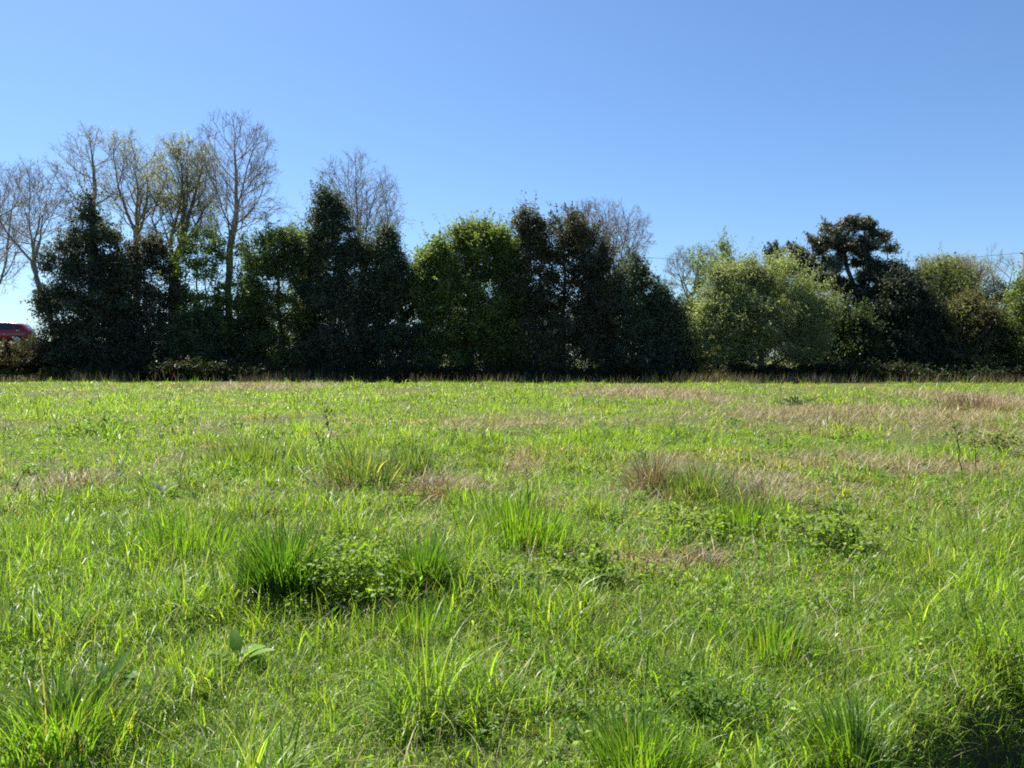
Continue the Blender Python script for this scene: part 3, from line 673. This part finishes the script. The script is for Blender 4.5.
# ---------------------------------------------------------------- utility pole and wire
def pole():
    Y = 66.0; x, ztop = at(1024.5, 250.5, Y); gz = float(ground_z(x, Y))
    grey = plain_material('weathered_concrete', (0.17, 0.17, 0.18), 0.85, noise=4.0, col2=(0.11, 0.11, 0.115))
    ins = plain_material('brown_insulator', (0.06, 0.03, 0.02), 0.3)
    root = thing('utility_pole', 'grey utility pole at the right edge above the bushes', 'pole', (x, Y, gz))
    h = ztop-gz; K = 12
    ps = np.array([[0, 0, -0.3], [0, 0, h*.5], [0, 0, h]]); tv, tf = tubes(ps, np.array([-1, 0, 1]), np.array([.24, .2, .17]), None, K)
    cap = np.array([[len(tv)-K+i for i in range(K)]])
    link('shaft', mesh_of('shaft', tv, [tf, cap], None, True, [grey]), root)
    zt = at(1019, 253, Y)[1]
    zb = zt-gz
    ps = np.array([[-.14, 0, zb-.02], [-.3, 0, zb-.02], [-.34, 0, zb]]); tv, tf = tubes(ps, np.array([-1, 0, 1]), np.array([.04, .07, .05]), None, 8)
    link('insulator', mesh_of('insulator', tv, [tf], None, True, [ins]), root)
    # wire running left behind the pine to the olive tree
    x0 = x-.34; x1, z1 = at(585, 252, Y); N_ = 40; t = np.linspace(0, 1, N_)
    zz = zt*(1-t) + z1*t - 4*0.95*t*(1-t)
    ps = np.stack([x0 + (x1-x0)*t, np.full(N_, Y), zz], -1); b = ps[0].copy()
    tv, tf = tubes(ps-b, np.arange(N_)-1, np.full(N_, .014), None, 5)
    o = link('power_line', mesh_of('power_line', tv, [tf], None, True, [plain_material('black_cable', (0.03, 0.03, 0.035), 0.6)]), None, b)
    tag(o, 'thin sagging overhead wire running from the pole behind the pine', 'wire')
pole()

# ---------------------------------------------------------------- grass
DRY_PATCH = [  # px, py, radius px x, y, strength
    (440, 490, 48, 9, .95), (350, 484, 34, 8, .7), (660, 485, 48, 13, .75), (765, 490, 55, 15, .8), (640, 565, 70, 12, .55), (705, 558, 40, 9, .8), (900, 416, 110, 10, .75), (790, 418, 75, 9, .7),
    (640, 394, 60, 4, .6), (985, 440, 60, 18, .6), (70, 487, 48, 14, .6), (500, 428, 65, 8, .5), (870, 462, 60, 10, .65), (960, 470, 70, 12, .6), (490, 685, 45, 22, .3), (130, 712, 30, 14, .4), (830, 640, 25, 12, .4),
    (520, 470, 20, 14, .4), (420, 650, 30, 12, .35), (1000, 402, 60, 8, .7), (200, 432, 40, 5, .4), (620, 425, 70, 6, .35), (330, 440, 30, 5, .35), (560, 510, 25, 6, .5), (700, 400, 40, 4, .5), (250, 388, 80, 3, .3), (130, 480, 40, 8, .4)]
_dp = []
for px, py, ax, ay, s in DRY_PATCH:
    x, y = on_ground(px, py); xr_ = on_ground(px+ax, py)[0]-x; y1 = on_ground(px, py-ay)[1]; y2 = on_ground(px, py+ay)[1]
    _dp.append((x, y, xr_, max((y1-y2)/2, .12), s))
def dryness(x, y):
    x = np.asarray(x, float); y = np.asarray(y, float)
    v = 0.62*sstep(0.50, 0.76, fbm(x, y, 4.0, 20)) * (0.35 + 0.65*sstep(5, 12, y)) + .25*sstep(.5, .75, fbm(x, y, 1.3, 25))
    v = v + 0.22*sstep(2, 18, x)*sstep(7, 14, y) + 0.5*sstep(.60, .74, fbm(x, y*1.6, 1.9, 28))*sstep(5, 9, y)
    nz = 0.25 + 1.6*sstep(.3, .62, fbm(x, y, 0.8, 31))
    for cx, cy_, a, b, s in _dp:
        v = v + s*np.exp(-(((x-cx)/a)**2 + ((y-cy_)/b)**2)**1.3)*nz
    return np.clip(v, 0, 1)
def lushness(x, y):
    """How tall and dark the sward stands."""
    x = np.asarray(x, float)
    v = fbm(x, y, 2.3, 40)*0.55 + fbm(x, y, 7, 44)*0.35 + .75*sstep(.48, .8, vnoise(x, y, .6, 47)*.75 + vnoise(x, y, .23, 48)*.25) - .02
    v = v + 0.22*sstep(0.5, -3, x)*sstep(12, 6, y) - 0.12*np.exp(-((x-0.1)/0.6)**2)*sstep(4.6, 3.6, y)
    return np.clip((v-0.26)/0.62, 0.14, 1.3)

GREENS = np.array([(0.18, 0.285, 0.034), (0.14, 0.25, 0.03), (0.215, 0.305, 0.042), (0.10, 0.19, 0.03), (0.25, 0.305, 0.078)])
DRIES = np.array([(0.31, 0.27, 0.14), (0.235, 0.20, 0.10), (0.39, 0.35, 0.215), (0.175, 0.135, 0.075)])
def blades(px, py, pz, az, h, w, lean, curve, cols, S, g):
    """Curved tapering strips; returns verts, faces, colours."""
    n_ = len(px); t = np.linspace(0, 1, S+1)
    th = lean[:, None] + curve[:, None]*(t[None]**1.3)
    seg = h[:, None]/S
    tm = (th[:, :-1]+th[:, 1:])/2
    hx = np.concatenate([np.zeros((n_, 1)), np.cumsum(np.sin(tm)*seg, 1)], 1); hz = np.concatenate([np.zeros((n_, 1)), np.cumsum(np.cos(tm)*seg, 1)], 1)
    ca, sa = np.cos(az), np.sin(az)
    cx = px[:, None] + hx*ca[:, None]; cy_ = py[:, None] + hx*sa[:, None]; cz = pz[:, None] + hz
    tw = g.normal(0, 0.5, n_)[:, None]*t[None] + g.normal(0, 0.35, n_)[:, None]
    side = az[:, None] + math.pi/2 + tw
    wp = w[:, None]*0.5*np.clip(np.minimum(0.55 + 1.6*t, 1.0)*(1.03 - t**2.2), 0.03, 1)[None]
    dx, dy = np.cos(side)*wp, np.sin(side)*wp
    A = np.stack([cx-dx, cy_-dy, cz], -1); B = np.stack([cx+dx, cy_+dy, cz], -1)
    V = np.stack([A, B], 2).reshape(-1, 3)
    b = (np.arange(n_)*2*(S+1))[:, None] + (np.arange(S)*2)[None]; b = b.ravel()
    F = np.stack([b, b+1, b+3, b+2], -1)
    return V, F, np.repeat(cols, 2*(S+1), 0)

def sow(d0, d1, dens_clump, per, sigma, dens_fill, wmm, hscale, S, g):
    """Blades for the strip of field between distances d0 and d1."""
    half = lambda d: 0.74*d + 1.3
    area = (half(d0)+half(d1))*(d1-d0)
    def spots(k):
        y = np.sqrt(g.random(k)*(d1**2-d0**2)+d0**2) if d0 > 4 else g.uniform(d0, d1, k)
        return g.uniform(-1, 1, k)*half(y), y
    kc = max(1, int(dens_clump*area)); cx, cy_ = spots(kc)
    cr = np.repeat(np.arange(kc), per); m_ = len(cr)
    sg = sigma*g.uniform(0.5, 1.5, kc)
    ox, oy = g.normal(0, 1, m_)*sg[cr], g.normal(0, 1, m_)*sg[cr]
    kf = int(dens_fill*area); fx, fy = spots(kf)
    x = np.concatenate([cx[cr]+ox, fx]); y = np.concatenate([cy_[cr]+oy, fy])
    outward = np.concatenate([np.arctan2(oy, ox), g.uniform(0, 2*math.pi, kf)])
    chs = np.clip(np.exp(g.normal(-.03, .36, kc)), .45, 1.7); caz = g.uniform(0, 2*math.pi, kc); ch = np.concatenate([chs[cr], np.full(kf, 0.72)])
    ctone = g.integers(0, len(GREENS), kc); tone = np.concatenate([ctone[cr], g.integers(0, len(GREENS), kf)])
    cb = np.concatenate([np.clip(1+0.2*g.normal(0, 1, kc), .6, 1.5)[cr], np.ones(kf)])
    caz_ = np.concatenate([caz[cr], g.uniform(0, 2*math.pi, kf)])
    lu = lushness(x, y); dr = dryness(x, y); di = ditch(x, y)
    is_dry = g.random(len(x)) < np.clip(dr*1.05 + 0.06, 0, .95)
    keep = g.random(len(x)) > np.clip(0.5*dr*(~is_dry) + 0.35*(0.5-lu).clip(0) + 0.86*di, 0, .97)
    keep &= y > 1.35
    x, y, outward, ch, tone, cb, lu, dr, is_dry, di, caz_ = [a[keep] for a in (x, y, outward, ch, tone, cb, lu, dr, is_dry, di, caz_)]
    n_ = len(x)
    h = hscale*(0.062 + 0.185*lu)*ch*g.uniform(0.55, 1.25, n_)*np.where(is_dry, 0.72, 1.0)*(1-0.3*dr)
    w = wmm*0.001*np.clip(np.exp(g.normal(-.1, .42, n_)), .4, 2.2)*(0.75+0.4*lu)
    az = np.where(g.random(n_) < 0.5, outward + g.normal(0, .7, n_), caz_ + g.normal(0, .8, n_))
    lean = np.abs(g.normal(0.15, 0.38, n_)); lean = np.where(is_dry & (g.random(n_) < .8), lean+g.uniform(0.4, 1.3, n_), lean)
    curve = np.abs(g.normal(0.95, 0.75, n_)) + np.where(g.random(n_) < 0.3, g.uniform(.7, 1.8, n_), 0)
    gcol = GREENS[tone]
    gmix = g.random(n_) < 0.45; gcol[gmix] = GREENS[g.integers(0, len(GREENS), gmix.sum())]
    dcol = DRIES[g.integers(0, len(DRIES), n_)]
    big = 0.75 + 0.5*fbm(x, y, 3.2, 55)
    jit = np.clip(1+0.18*g.normal(0, 1, n_), .5, 1.6)
    col = np.where(is_dry[:, None], dcol, gcol*big[:, None]*cb[:, None])*jit[:, None]
    yel = (g.random(n_) < 0.35*dr)&~is_dry; col[yel] = col[yel]*np.array([1.35, 1.05, 1.0])
    z = ground_z(x, y) - 0.01
    V, F, Cc = blades(x, y, z, az, h, w, lean, curve, col, S, g)
    return V, F, Cc
def merge(parts):
    V = []; F = []; Cc = []; o_ = 0
    for v, f, c in parts:
        V.append(v); F.append(f+o_); Cc.append(c); o_ += len(v)
    return np.concatenate(V), np.concatenate(F), np.concatenate(Cc)
g = np.random.default_rng(77)
parts = [sow(1.3, 4.6, 210, 18, 0.04, 2000, 5.4, 1.0, 5, g), sow(4.6, 8.0, 150, 18, 0.055, 1500, 5.6, 1.0, 4, g), sow(8.0, 14.0, 66, 18, 0.08, 800, 7.0, 1.05, 3, g), sow(14.0, 25.0, 20, 18, 0.13, 300, 11.5, 1.1, 2, g), sow(25.0, 48.0, 5.5, 18, 0.2, 100, 20.0, 1.1, 2, g),
         sow(1.3, 5.0, 0, 1, 0.05, 5600, 5.0, 0.85, 3, g), sow(5.0, 9.0, 0, 1, 0.05, 2600, 6.0, 0.75, 3, g), sow(9.0, 20.0, 0, 1, 0.05, 420, 13.0, 0.5, 2, g)]
V, F, Cc = merge(parts)
print('grass faces', len(F))
o = link('meadow_grass', mesh_of('meadow_grass', V, [F], Cc, True, [M_GRASS]))
tag(o, 'long sunlit meadow grass covering the field', 'grass', kind='stuff')

# low broad-leaved weeds between the grass
def weed_cover():
    g = np.random.default_rng(91)
    Ps = []; Ns = []; Ls = []; Cs = []
    for d0, d1, dens, per, size in ((1.6, 5.5, 13, 42, 0.022), (5.5, 10, 8.0, 42, 0.026), (10, 18, 1.8, 36, 0.04), (18, 30, .2, 30, 0.05)):
        k_ = int(dens*(0.74*(d0+d1)+2.6)*(d1-d0)); y = np.sqrt(g.random(k_)*(d1**2-d0**2)+d0**2); x = g.uniform(-1, 1, k_)*(0.74*y+1.3)
        pat = fbm(x, y, 1.6, 61) + 0.10*sstep(0, 3, x)*sstep(3.2, 5, y); keep = (pat > 0.33) & (ditch(x, y) < .3); x, y = x[keep], y[keep]; k_ = len(x)
        hh = g.uniform(0.05, 0.24, k_); rr = g.uniform(0.06, 0.2, k_)*(1+2*(size-.024)/.03*.4)
        own = np.repeat(np.arange(k_), per); n_ = len(own)
        d = unit(g.normal(0, 1, (n_, 3))); d[:, 2] = np.abs(d[:, 2])
        q = d*(g.random((n_, 1))**.4)
        P = np.stack([x[own]+q[:, 0]*rr[own], y[own]+q[:, 1]*rr[own], ground_z(x, y)[own] + 0.02 + q[:, 2]*hh[own]], -1)
        Ps.append(P); Ns.append(unit(d*.4+np.array([0, 0, .8])+g.normal(0, .65, (n_, 3)))); Ls.append(size*g.uniform(.6, 1.5, n_))
        base = np.array([(0.15, 0.25, 0.04), (0.2, 0.29, 0.06), (0.11, 0.2, 0.035)])[g.integers(0, 3, k_)]
        Cs.append(base[own]*np.clip(1+.25*g.normal(0, 1, (n_, 1)), .5, 1.7))
    P = np.concatenate(Ps); L = np.concatenate(Ls)
    v, f, c = leaves(P, np.concatenate(Ns), L*1.3, L*.72, g, np.concatenate(Cs))
    o = link('low_weeds', mesh_of('low_weeds', v, [f], c, False, [leaf_material('weed_leaf', 0.45, (1.2, 1.4, .35), .5, .2)]))
    tag(o, 'low round leaved weeds growing among the grass', 'weeds', kind='stuff'); print('weed leaves', len(P))
weed_cover()

# matted fallen straw in the dry patches
def straw():
    g = np.random.default_rng(93); X_ = []; Y_ = []
    for cx, cy_, a, b, s in _dp:
        k_ = int(min(9000, 420*a*b*math.pi*s*(1 if cy_ < 12 else .35)))
        X_.append(cx + g.normal(0, .62, k_)*a); Y_.append(cy_ + g.normal(0, .62, k_)*b)
    k_ = 7000; yy = np.sqrt(g.random(k_)*(9.0**2-1.5**2)+1.5**2); X_.append(g.uniform(-1, 1, k_)*(.74*yy+1.2)); Y_.append(yy)    # thatch between the blades
    x = np.concatenate(X_); y = np.concatenate(Y_); n_ = len(x)
    col = DRIES[g.integers(0, 4, n_)]*np.clip(1+.2*g.normal(0, 1, (n_, 1)), .5, 1.5)
    w = (0.0025+0.0007*y)*g.uniform(.5, 1.4, n_)
    V, F, Cc = blades(x, y, ground_z(x, y)+g.uniform(0, .05, n_), g.uniform(0, 2*math.pi, n_), g.uniform(.08, .26, n_)*(1+.03*y), w, g.uniform(.5, 1.5, n_), g.uniform(-.2, .7, n_), col, 3, g)
    o = link('dry_straw', mesh_of('dry_straw', V, [F], Cc, True, [M_DRY])); tag(o, 'matted straw coloured dead grass lying in patches', 'dead grass', kind='stuff')
straw()

# dry tall grass along the shaded far margin
def margin():
    g = np.random.default_rng(95); n_ = 26000
    x = g.uniform(-40, 44, n_); y = 46.3 + 4.7*g.random(n_)**.8 + 2.2*(vnoise(x, x*0+3, 4, 4)-.5) + 1.2*(vnoise(x, x*0+9, 1.1, 6)-.5)
    keep = g.random(n_) < np.clip(2.2*(vnoise(x, y*2.0, 2.6, 14)*.7 + vnoise(x, y, .8, 15)*.3 - .36), .03, 1); x, y = x[keep], y[keep]; n_ = len(x)
    base = np.array([(0.2, 0.15, 0.10), (0.26, 0.22, 0.14), (0.10, 0.14, 0.04), (0.17, 0.11, 0.08), (0.13, 0.17, 0.05)])
    col = base[g.integers(0, 5, n_)]*np.clip(1+.25*g.normal(0, 1, (n_, 1)), .4, 1.6)
    V, F, Cc = blades(x, y, ground_z(x, y), g.uniform(0, 2*math.pi, n_), g.uniform(.25, .95, n_)*(0.5+.8*vnoise(x, y, 3, 18)), g.uniform(.012, .03, n_), np.abs(g.normal(.1, .2, n_)), g.uniform(0, .8, n_), col, 3, g)
    o = link('margin_grass', mesh_of('margin_grass', V, [F], Cc, True, [M_DRY])); tag(o, 'reddish dry grass fringe along the foot of the trees', 'dry grass', kind='stuff')
margin()

# ---------------------------------------------------------------- single tussocks, stalks and plants that stand out
def tuft(name, label, cat, px, py, h, spread, n_, pal, w=6.0, droop=.5, dry=0.08, group=None, mat=None, seed=0, lean0=.1):
    g = np.random.default_rng(seed+900); x0, y0 = on_ground(px, py); z0 = float(ground_z(x0, y0))
    ox, oy = np.clip(g.normal(0, spread*.85, n_), -1.7*spread, 1.7*spread), np.clip(g.normal(0, spread*.7, n_), -1.4*spread, 1.4*spread)
    r = np.hypot(ox, oy)/spread
    col = np.array(pal)[g.integers(0, len(pal), n_)]
    dm = g.random(n_) < dry; col[dm] = DRIES[g.integers(0, 4, dm.sum())]
    col = col*np.clip(1+.18*g.normal(0, 1, (n_, 1)), .5, 1.6)
    zz = ground_z(x0+ox, y0+oy)-z0
    V, F, Cc = blades(ox, oy, zz-.01, np.arctan2(oy, ox)+g.normal(0, .6, n_), h*g.uniform(.5, 1.15, n_)*np.clip(1.1-.18*r, .5, 1.1), w*.001*g.uniform(.6, 1.4, n_), lean0*r+np.abs(g.normal(0, .15, n_)), np.abs(g.normal(droop, droop*.7, n_)), col, 6, g)
    o = link(name, mesh_of(name, V, [F], Cc, True, [mat or M_GRASS]), None, (x0, y0, z0)); tag(o, label, cat, group); return o
DEEP = [(0.06, 0.14, 0.024), (0.08, 0.165, 0.026), (0.045, 0.11, 0.022), (0.10, 0.19, 0.028)]
FRESH = [(0.12, 0.225, 0.026), (0.155, 0.26, 0.034), (0.09, 0.18, 0.024)]
BLUE = [(0.10, 0.16, 0.055), (0.08, 0.14, 0.045), (0.13, 0.18, 0.065)]
G1 = 'grass tufts standing out of the meadow'
tuft('grass_tuft', 'tallest deep green grass tuft, in the left half of the foreground', 'grass tuft', 283, 606, .58, .115, 1000, DEEP, 9, .45, .03, G1, seed=1)
tuft('grass_tuft', 'upright dark green grass tuft just left of the photo centre line', 'grass tuft', 422, 598, .46, .105, 900, DEEP, 8, .45, .04, G1, seed=2)
tuft('grass_tuft', 'broad fresh green grass tuft near the middle of the photo, above the leafy weeds', 'grass tuft', 520, 548, .5, .26, 700, FRESH, 8, .3, .05, G1, seed=3)
tuft('grass_tuft', 'bluish green grass tuft with a dead straw skirt, above the left foreground', 'grass tuft', 362, 490, .62, .3, 550, BLUE, 11, .7, .2, G1, seed=4)
tuft('grass_tuft', 'small dark bluish tuft right of the straw skirted tuft', 'grass tuft', 413, 478, .5, .2, 320, BLUE, 11, .3, .05, G1, seed=5)
tuft('grass_tuft', 'arching grass tuft beside the ditch at the bottom right', 'grass tuft', 858, 760, .32, .11, 620, FRESH, 6, .9, .05, G1, seed=6)
tuft('grass_tuft', 'dense green tuft at the bottom edge right of centre', 'grass tuft', 640, 775, .3, .13, 520, FRESH, 6, .6, .05, G1, seed=7)
tuft('grass_tuft', 'dark tuft with shaded foot beside the right straw tussock', 'grass tuft', 697, 500, .5, .24, 420, BLUE, 10, .5, .12, G1, seed=8)
tuft('grass_tuft', 'bright tuft standing among leafy weeds right of centre', 'grass tuft', 741, 532, .42, .2, 380, FRESH, 8, .35, .05, G1, seed=9)
tuft('grass_tuft', 'green tuft directly below the upright dark tuft', 'grass tuft', 418, 640, .26, .12, 380, FRESH, 6, .35, .08, G1, seed=10)
tuft('grass_tuft', 'fresh green tuft in the lower right foreground, left of the bare soil spot', 'grass tuft', 775, 655, .3, .14, 420, FRESH, 6, .5, .1, G1, seed=11)
tuft('grass_tuft', 'lush tuft at the bottom left corner area with bent pale blades', 'grass tuft', 60, 745, .4, .18, 560, FRESH, 7, .9, .12, G1, seed=12)
tuft('grass_tuft', 'tall fresh tuft at the left side below the dead patch', 'grass tuft', 185, 560, .45, .26, 560, FRESH, 8, .35, .04, G1, seed=13)
tuft('grass_tuft', 'bluish tuft at the left in the middle of the field', 'grass tuft', 250, 470, .5, .35, 420, BLUE, 12, .4, .1, G1, seed=14)
G2 = 'dead straw tussocks in the meadow'
STRAW = [(0.28, 0.25, 0.135), (0.2, 0.175, 0.09), (0.36, 0.325, 0.2), (0.13, 0.11, 0.06), (0.12, 0.16, 0.05)]
tuft('straw_tussock', 'leaning grey straw tussock right of centre, the tallest dead one', 'dead grass', 655, 490, .62, .2, 420, STRAW, 9, .6, .3, G2, M_DRY, 21, .25)
tuft('straw_tussock', 'brown collapsed straw tussock beside the tallest dead one', 'dead grass', 762, 505, .42, .32, 800, STRAW, 9, 1.2, .3, G2, M_DRY, 22, .5)
tuft('straw_tussock', 'pale collapsed straw tussock under the bluish skirted tuft', 'dead grass', 345, 494, .28, .34, 800, STRAW, 9, 1.3, .3, G2, M_DRY, 23, .8)
tuft('straw_tussock', 'low reddish brown dead patch left of the photo centre', 'dead grass', 440, 496, .24, .42, 1200, [(0.28, 0.165, 0.08), (0.22, 0.135, 0.075), (0.33, 0.235, 0.13)], 8, .9, .1, G2, M_DRY, 24, .5)
tuft('straw_tussock', 'brownish dead tussock at the left in the dry patch', 'dead grass', 72, 494, .4, .45, 480, STRAW, 9, 1.1, .3, G2, M_DRY, 25, .5)
tuft('straw_tussock', 'flattened brown dead stems on the bare spot below the middle of the right half', 'dead grass', 700, 562, .16, .22, 700, [(0.2, 0.14, 0.085), (0.14, 0.1, 0.06), (0.27, 0.21, 0.13)], 8, 1.3, .2, G2, M_DRY, 27, .9)
tuft('straw_tussock', 'reddish dead tussock near the far right corner of the field', 'dead grass', 975, 412, .7, .7, 420, [(0.2, 0.13, 0.09), (0.26, 0.18, 0.12)], 18, .5, .2, G2, M_DRY, 26, .2)

def stalk(label, px, py, top, bend, seed, dark=True, w=.008, pods=14, group='dead weed stalks standing in the meadow'):
    g = np.random.default_rng(seed+1200); x0, y0 = on_ground(px, py); z0 = float(ground_z(x0, y0)); h = (py-top)/FPX*y0*1.0
    N_ = 10; t = np.linspace(0, 1, N_); pos = [np.array([bend*h*a*a + g.normal(0, .008)*h, g.normal(0, .01)*h, h*a - .03]) for a in t]; par = list(range(-1, N_-1)); rad = [w*(1-.6*a) for a in t]
    for _ in range(6):
        i = int(g.integers(3, N_-1)); a = g.uniform(0, 2*math.pi); L = h*g.uniform(.08, .22); pos.append(pos[i] + L*np.array([math.cos(a)*.6, math.sin(a)*.6, .75])); par.append(i); rad.append(w*.35)
    pos = np.array(pos); tv, tf = tubes(pos, np.array(par), np.array(rad), None, 5)
    # dry leaves and pods along the upper half
    src = g.integers(N_//2, len(pos), pods*3); P = pos[src] + g.normal(0, .025, (len(src), 3))*h
    Ls = g.uniform(.03, .07, len(src))*max(.5, min(1.6, h)); v, f, c = leaves(P, unit(g.normal(0, 1, P.shape)), Ls, Ls*.5, g, np.ones((len(src), 3)))
    bc = np.array((0.05, 0.038, 0.025) if dark else (0.3, 0.25, 0.17))
    cols = np.concatenate([np.tile(bc, (len(tv), 1)), np.tile(bc*1.2, (len(v), 1))])
    o = link('weed_stalk', mesh_of('weed_stalk', np.concatenate([tv, v]), [tf, f+len(tv)], cols, False, [M_DRY]), None, (x0, y0, z0)); tag(o, label, 'weed stalk', group)
stalk('tall dark dead stalk left of centre, the tallest in the left half', 331, 462, 406, -.12, 1, pods=18)
stalk('short dark dead stalk in the far field left of the tallest dark stalk', 264, 426, 408, .1, 2)
stalk('leaning dark stalk just right of the short dark far stalk', 272, 428, 414, .5, 3, pods=6)
stalk('tall thin dark stalk in the right dry grass, the taller of two', 961, 478, 410, -.18, 4, pods=5)
stalk('thin dark stalk right of the taller one in the right dry grass', 976, 472, 428, -.1, 5, pods=4)
stalk('lone thin stalk in front of the fresh green tuft near the middle', 529, 520, 462, -.06, 6, w=.006, pods=4)
stalk('pale seeded stalk at the far left edge of the field', 4, 446, 420, .1, 7, dark=False, pods=16)
stalk('dark bent stalk at the left edge below the pale seeded one', 14, 500, 470, .5, 8, pods=8)
stalk('pale broken stalk in front of the brown collapsed tussock', 770, 505, 478, -.5, 9, dark=False, pods=2)
stalk('dark leafy stalk left of the straw skirted tuft, slightly right of the tall dark stalk', 322, 456, 432, -.3, 10, pods=10)
stalk('small pale stalk in the mid field above the dead reddish patch', 372, 425, 408, .4, 11, dark=False, pods=3)

def dock(label, px, py, size, seed, col, cat='weed plant', nl=11, group='broad leaved weeds in the foreground'):
    g = np.random.default_rng(seed+1500); x0, y0 = on_ground(px, py); z0 = float(ground_z(x0, y0))
    root = thing('broad_leaf_weed', label, cat, (x0, y0, z0), group)
    for i in range(nl):
        a = 2*math.pi*i/nl*1.6 + g.normal(0, .25); L = size*g.uniform(.6, 1.1); W_ = L*g.uniform(.26, .36); S = 9; lean = g.uniform(.25, .9); curve = g.uniform(.5, 1.3)
        V = []; F = []; p_ = np.array([0, 0, .01]); prev = lean
        ca, sa = math.cos(a), math.sin(a)
        for j in range(S+1):
            t = j/S; th = lean + curve*t
            if j: p_ = p_ + np.array([math.sin(th)*ca, math.sin(th)*sa, math.cos(th)])*L/S
            wj = W_*.5*(0.10 if t < .25 else max(.02, math.sin(math.pi*min(1, (t-.22)/.8))**.7))*(1+.08*g.normal())
            s_ = np.array([-sa, ca, 0]); up_ = np.array([-math.cos(th)*ca, -math.cos(th)*sa, math.sin(th)])
            V += [p_ - s_*wj + up_*wj*.35, p_ , p_ + s_*wj + up_*wj*.35]
            if j: F += [[3*j-3, 3*j-2, 3*j+1, 3*j], [3*j-2, 3*j-1, 3*j+2, 3*j+1]]
        cc = np.array(col)*np.clip(1+.2*g.normal(), .6, 1.5)
        link('leaf', mesh_of('leaf', np.array(V), [np.array(F)], np.tile(cc, (len(V), 1)), True, [M_WEED]), root)
M_WEED = leaf_material('broad_leaf', 0.52, (1.35, 1.4, .38), .5, .22)
dock('large broad leaved weed in the left foreground with bright upright leaves', 238, 668, .19, 1, (0.14, 0.24, 0.04), nl=14)
dock('small broad leaved weed at the left below the dead tussock', 162, 506, .3, 2, (0.14, 0.2, 0.07), nl=9)
dock('low broad leaved weed beside the bottom of the tallest deep green tuft', 330, 622, .2, 3, (0.08, 0.16, 0.035), nl=9)
dock('small broad leaved weed by the bottom left corner', 108, 690, .2, 4, (0.08, 0.17, 0.03), nl=10)

def leafy_weed(label, px, py, h, spread, n_, leaf, col, seed, group='bushy leafy weeds in the meadow'):
    """Bushy weed: many thin stems with small leaves."""
    g = np.random.default_rng(seed+1800); x0, y0 = on_ground(px, py); z0 = float(ground_z(x0, y0))
    root = thing('leafy_weed', label, 'weed plant', (x0, y0, z0), group)
    ns = max(14, n_//28); ox, oy = g.normal(0, spread, ns), g.normal(0, spread*.8, ns); hh = h*g.uniform(.55, 1.1, ns)*np.clip(1.15-.2*np.hypot(ox, oy)/spread, .5, 1.1)
    lx, ly = ox*.9, oy*.9; ox, oy = ox*.12, oy*.12
    V, F, Cc = blades(ox, oy, ground_z(x0+ox, y0+oy)-z0-.01, np.arctan2(ly, lx), hh, np.full(ns, .006), np.arctan2(np.hypot(lx, ly), hh), np.full(ns, -.1), np.tile(np.array(col)*.8, (ns, 1)), 4, g)
    link('stems', mesh_of('stems', V, [F], Cc, True, [M_WEED]), root)
    own = g.integers(0, ns, n_); t = g.random(n_)**.6
    P = np.stack([ox[own]+lx[own]*t+g.normal(0, .035, n_)*h/.3, oy[own]+ly[own]*t+g.normal(0, .035, n_)*h/.3, (ground_z(x0+ox, y0+oy)-z0)[own] + hh[own]*t*.95+.01], -1)
    colr = np.array(col)*np.clip(1+.25*g.normal(0, 1, (n_, 1)), .5, 1.7); Ls = leaf*g.uniform(.6, 1.4, n_)
    v, f, c = leaves(P, unit(np.array([0, 0, .7])+g.normal(0, .5, (n_, 3))), Ls, Ls*.55, g, colr)
    link('foliage', mesh_of('foliage', v, [f], c, False, [M_WEED]), root)
leafy_weed('big bushy green weed between the two darkest grass tufts', 352, 604, .46, .26, 2600, .034, (0.17, 0.26, 0.05), 1)
leafy_weed('dark leafy weed patch below the broad fresh green tuft', 588, 582, .26, .2, 1300, .04, (0.16, 0.24, 0.05), 2)
leafy_weed('pale leafy weed spread left of the dark leafy patch', 478, 596, .2, .24, 1200, .045, (0.16, 0.23, 0.07), 3)
leafy_weed('bushy weed right of the bare brown spot', 838, 548, .34, .34, 1800, .045, (0.17, 0.245, 0.06), 4)
leafy_weed('leafy weed clump at the bottom left of the lower right quarter', 700, 720, .2, .2, 1400, .026, (0.1, 0.18, 0.04), 5)
leafy_weed('grey green weed above the right dry grass near the right edge', 1000, 452, .4, .5, 800, .06, (0.18, 0.2, 0.1), 6)
leafy_weed('dark tight clump in the far right field', 798, 406, .28, .4, 500, .08, (0.09, 0.13, 0.05), 7)
leafy_weed('bright green weed bush far left in the field', 100, 436, .35, .45, 700, .07, (0.14, 0.23, 0.04), 8)
leafy_weed('weed bush right of the bright tuft and above the bare brown spot', 690, 535, .26, .3, 1300, .042, (0.17, 0.24, 0.06), 9)
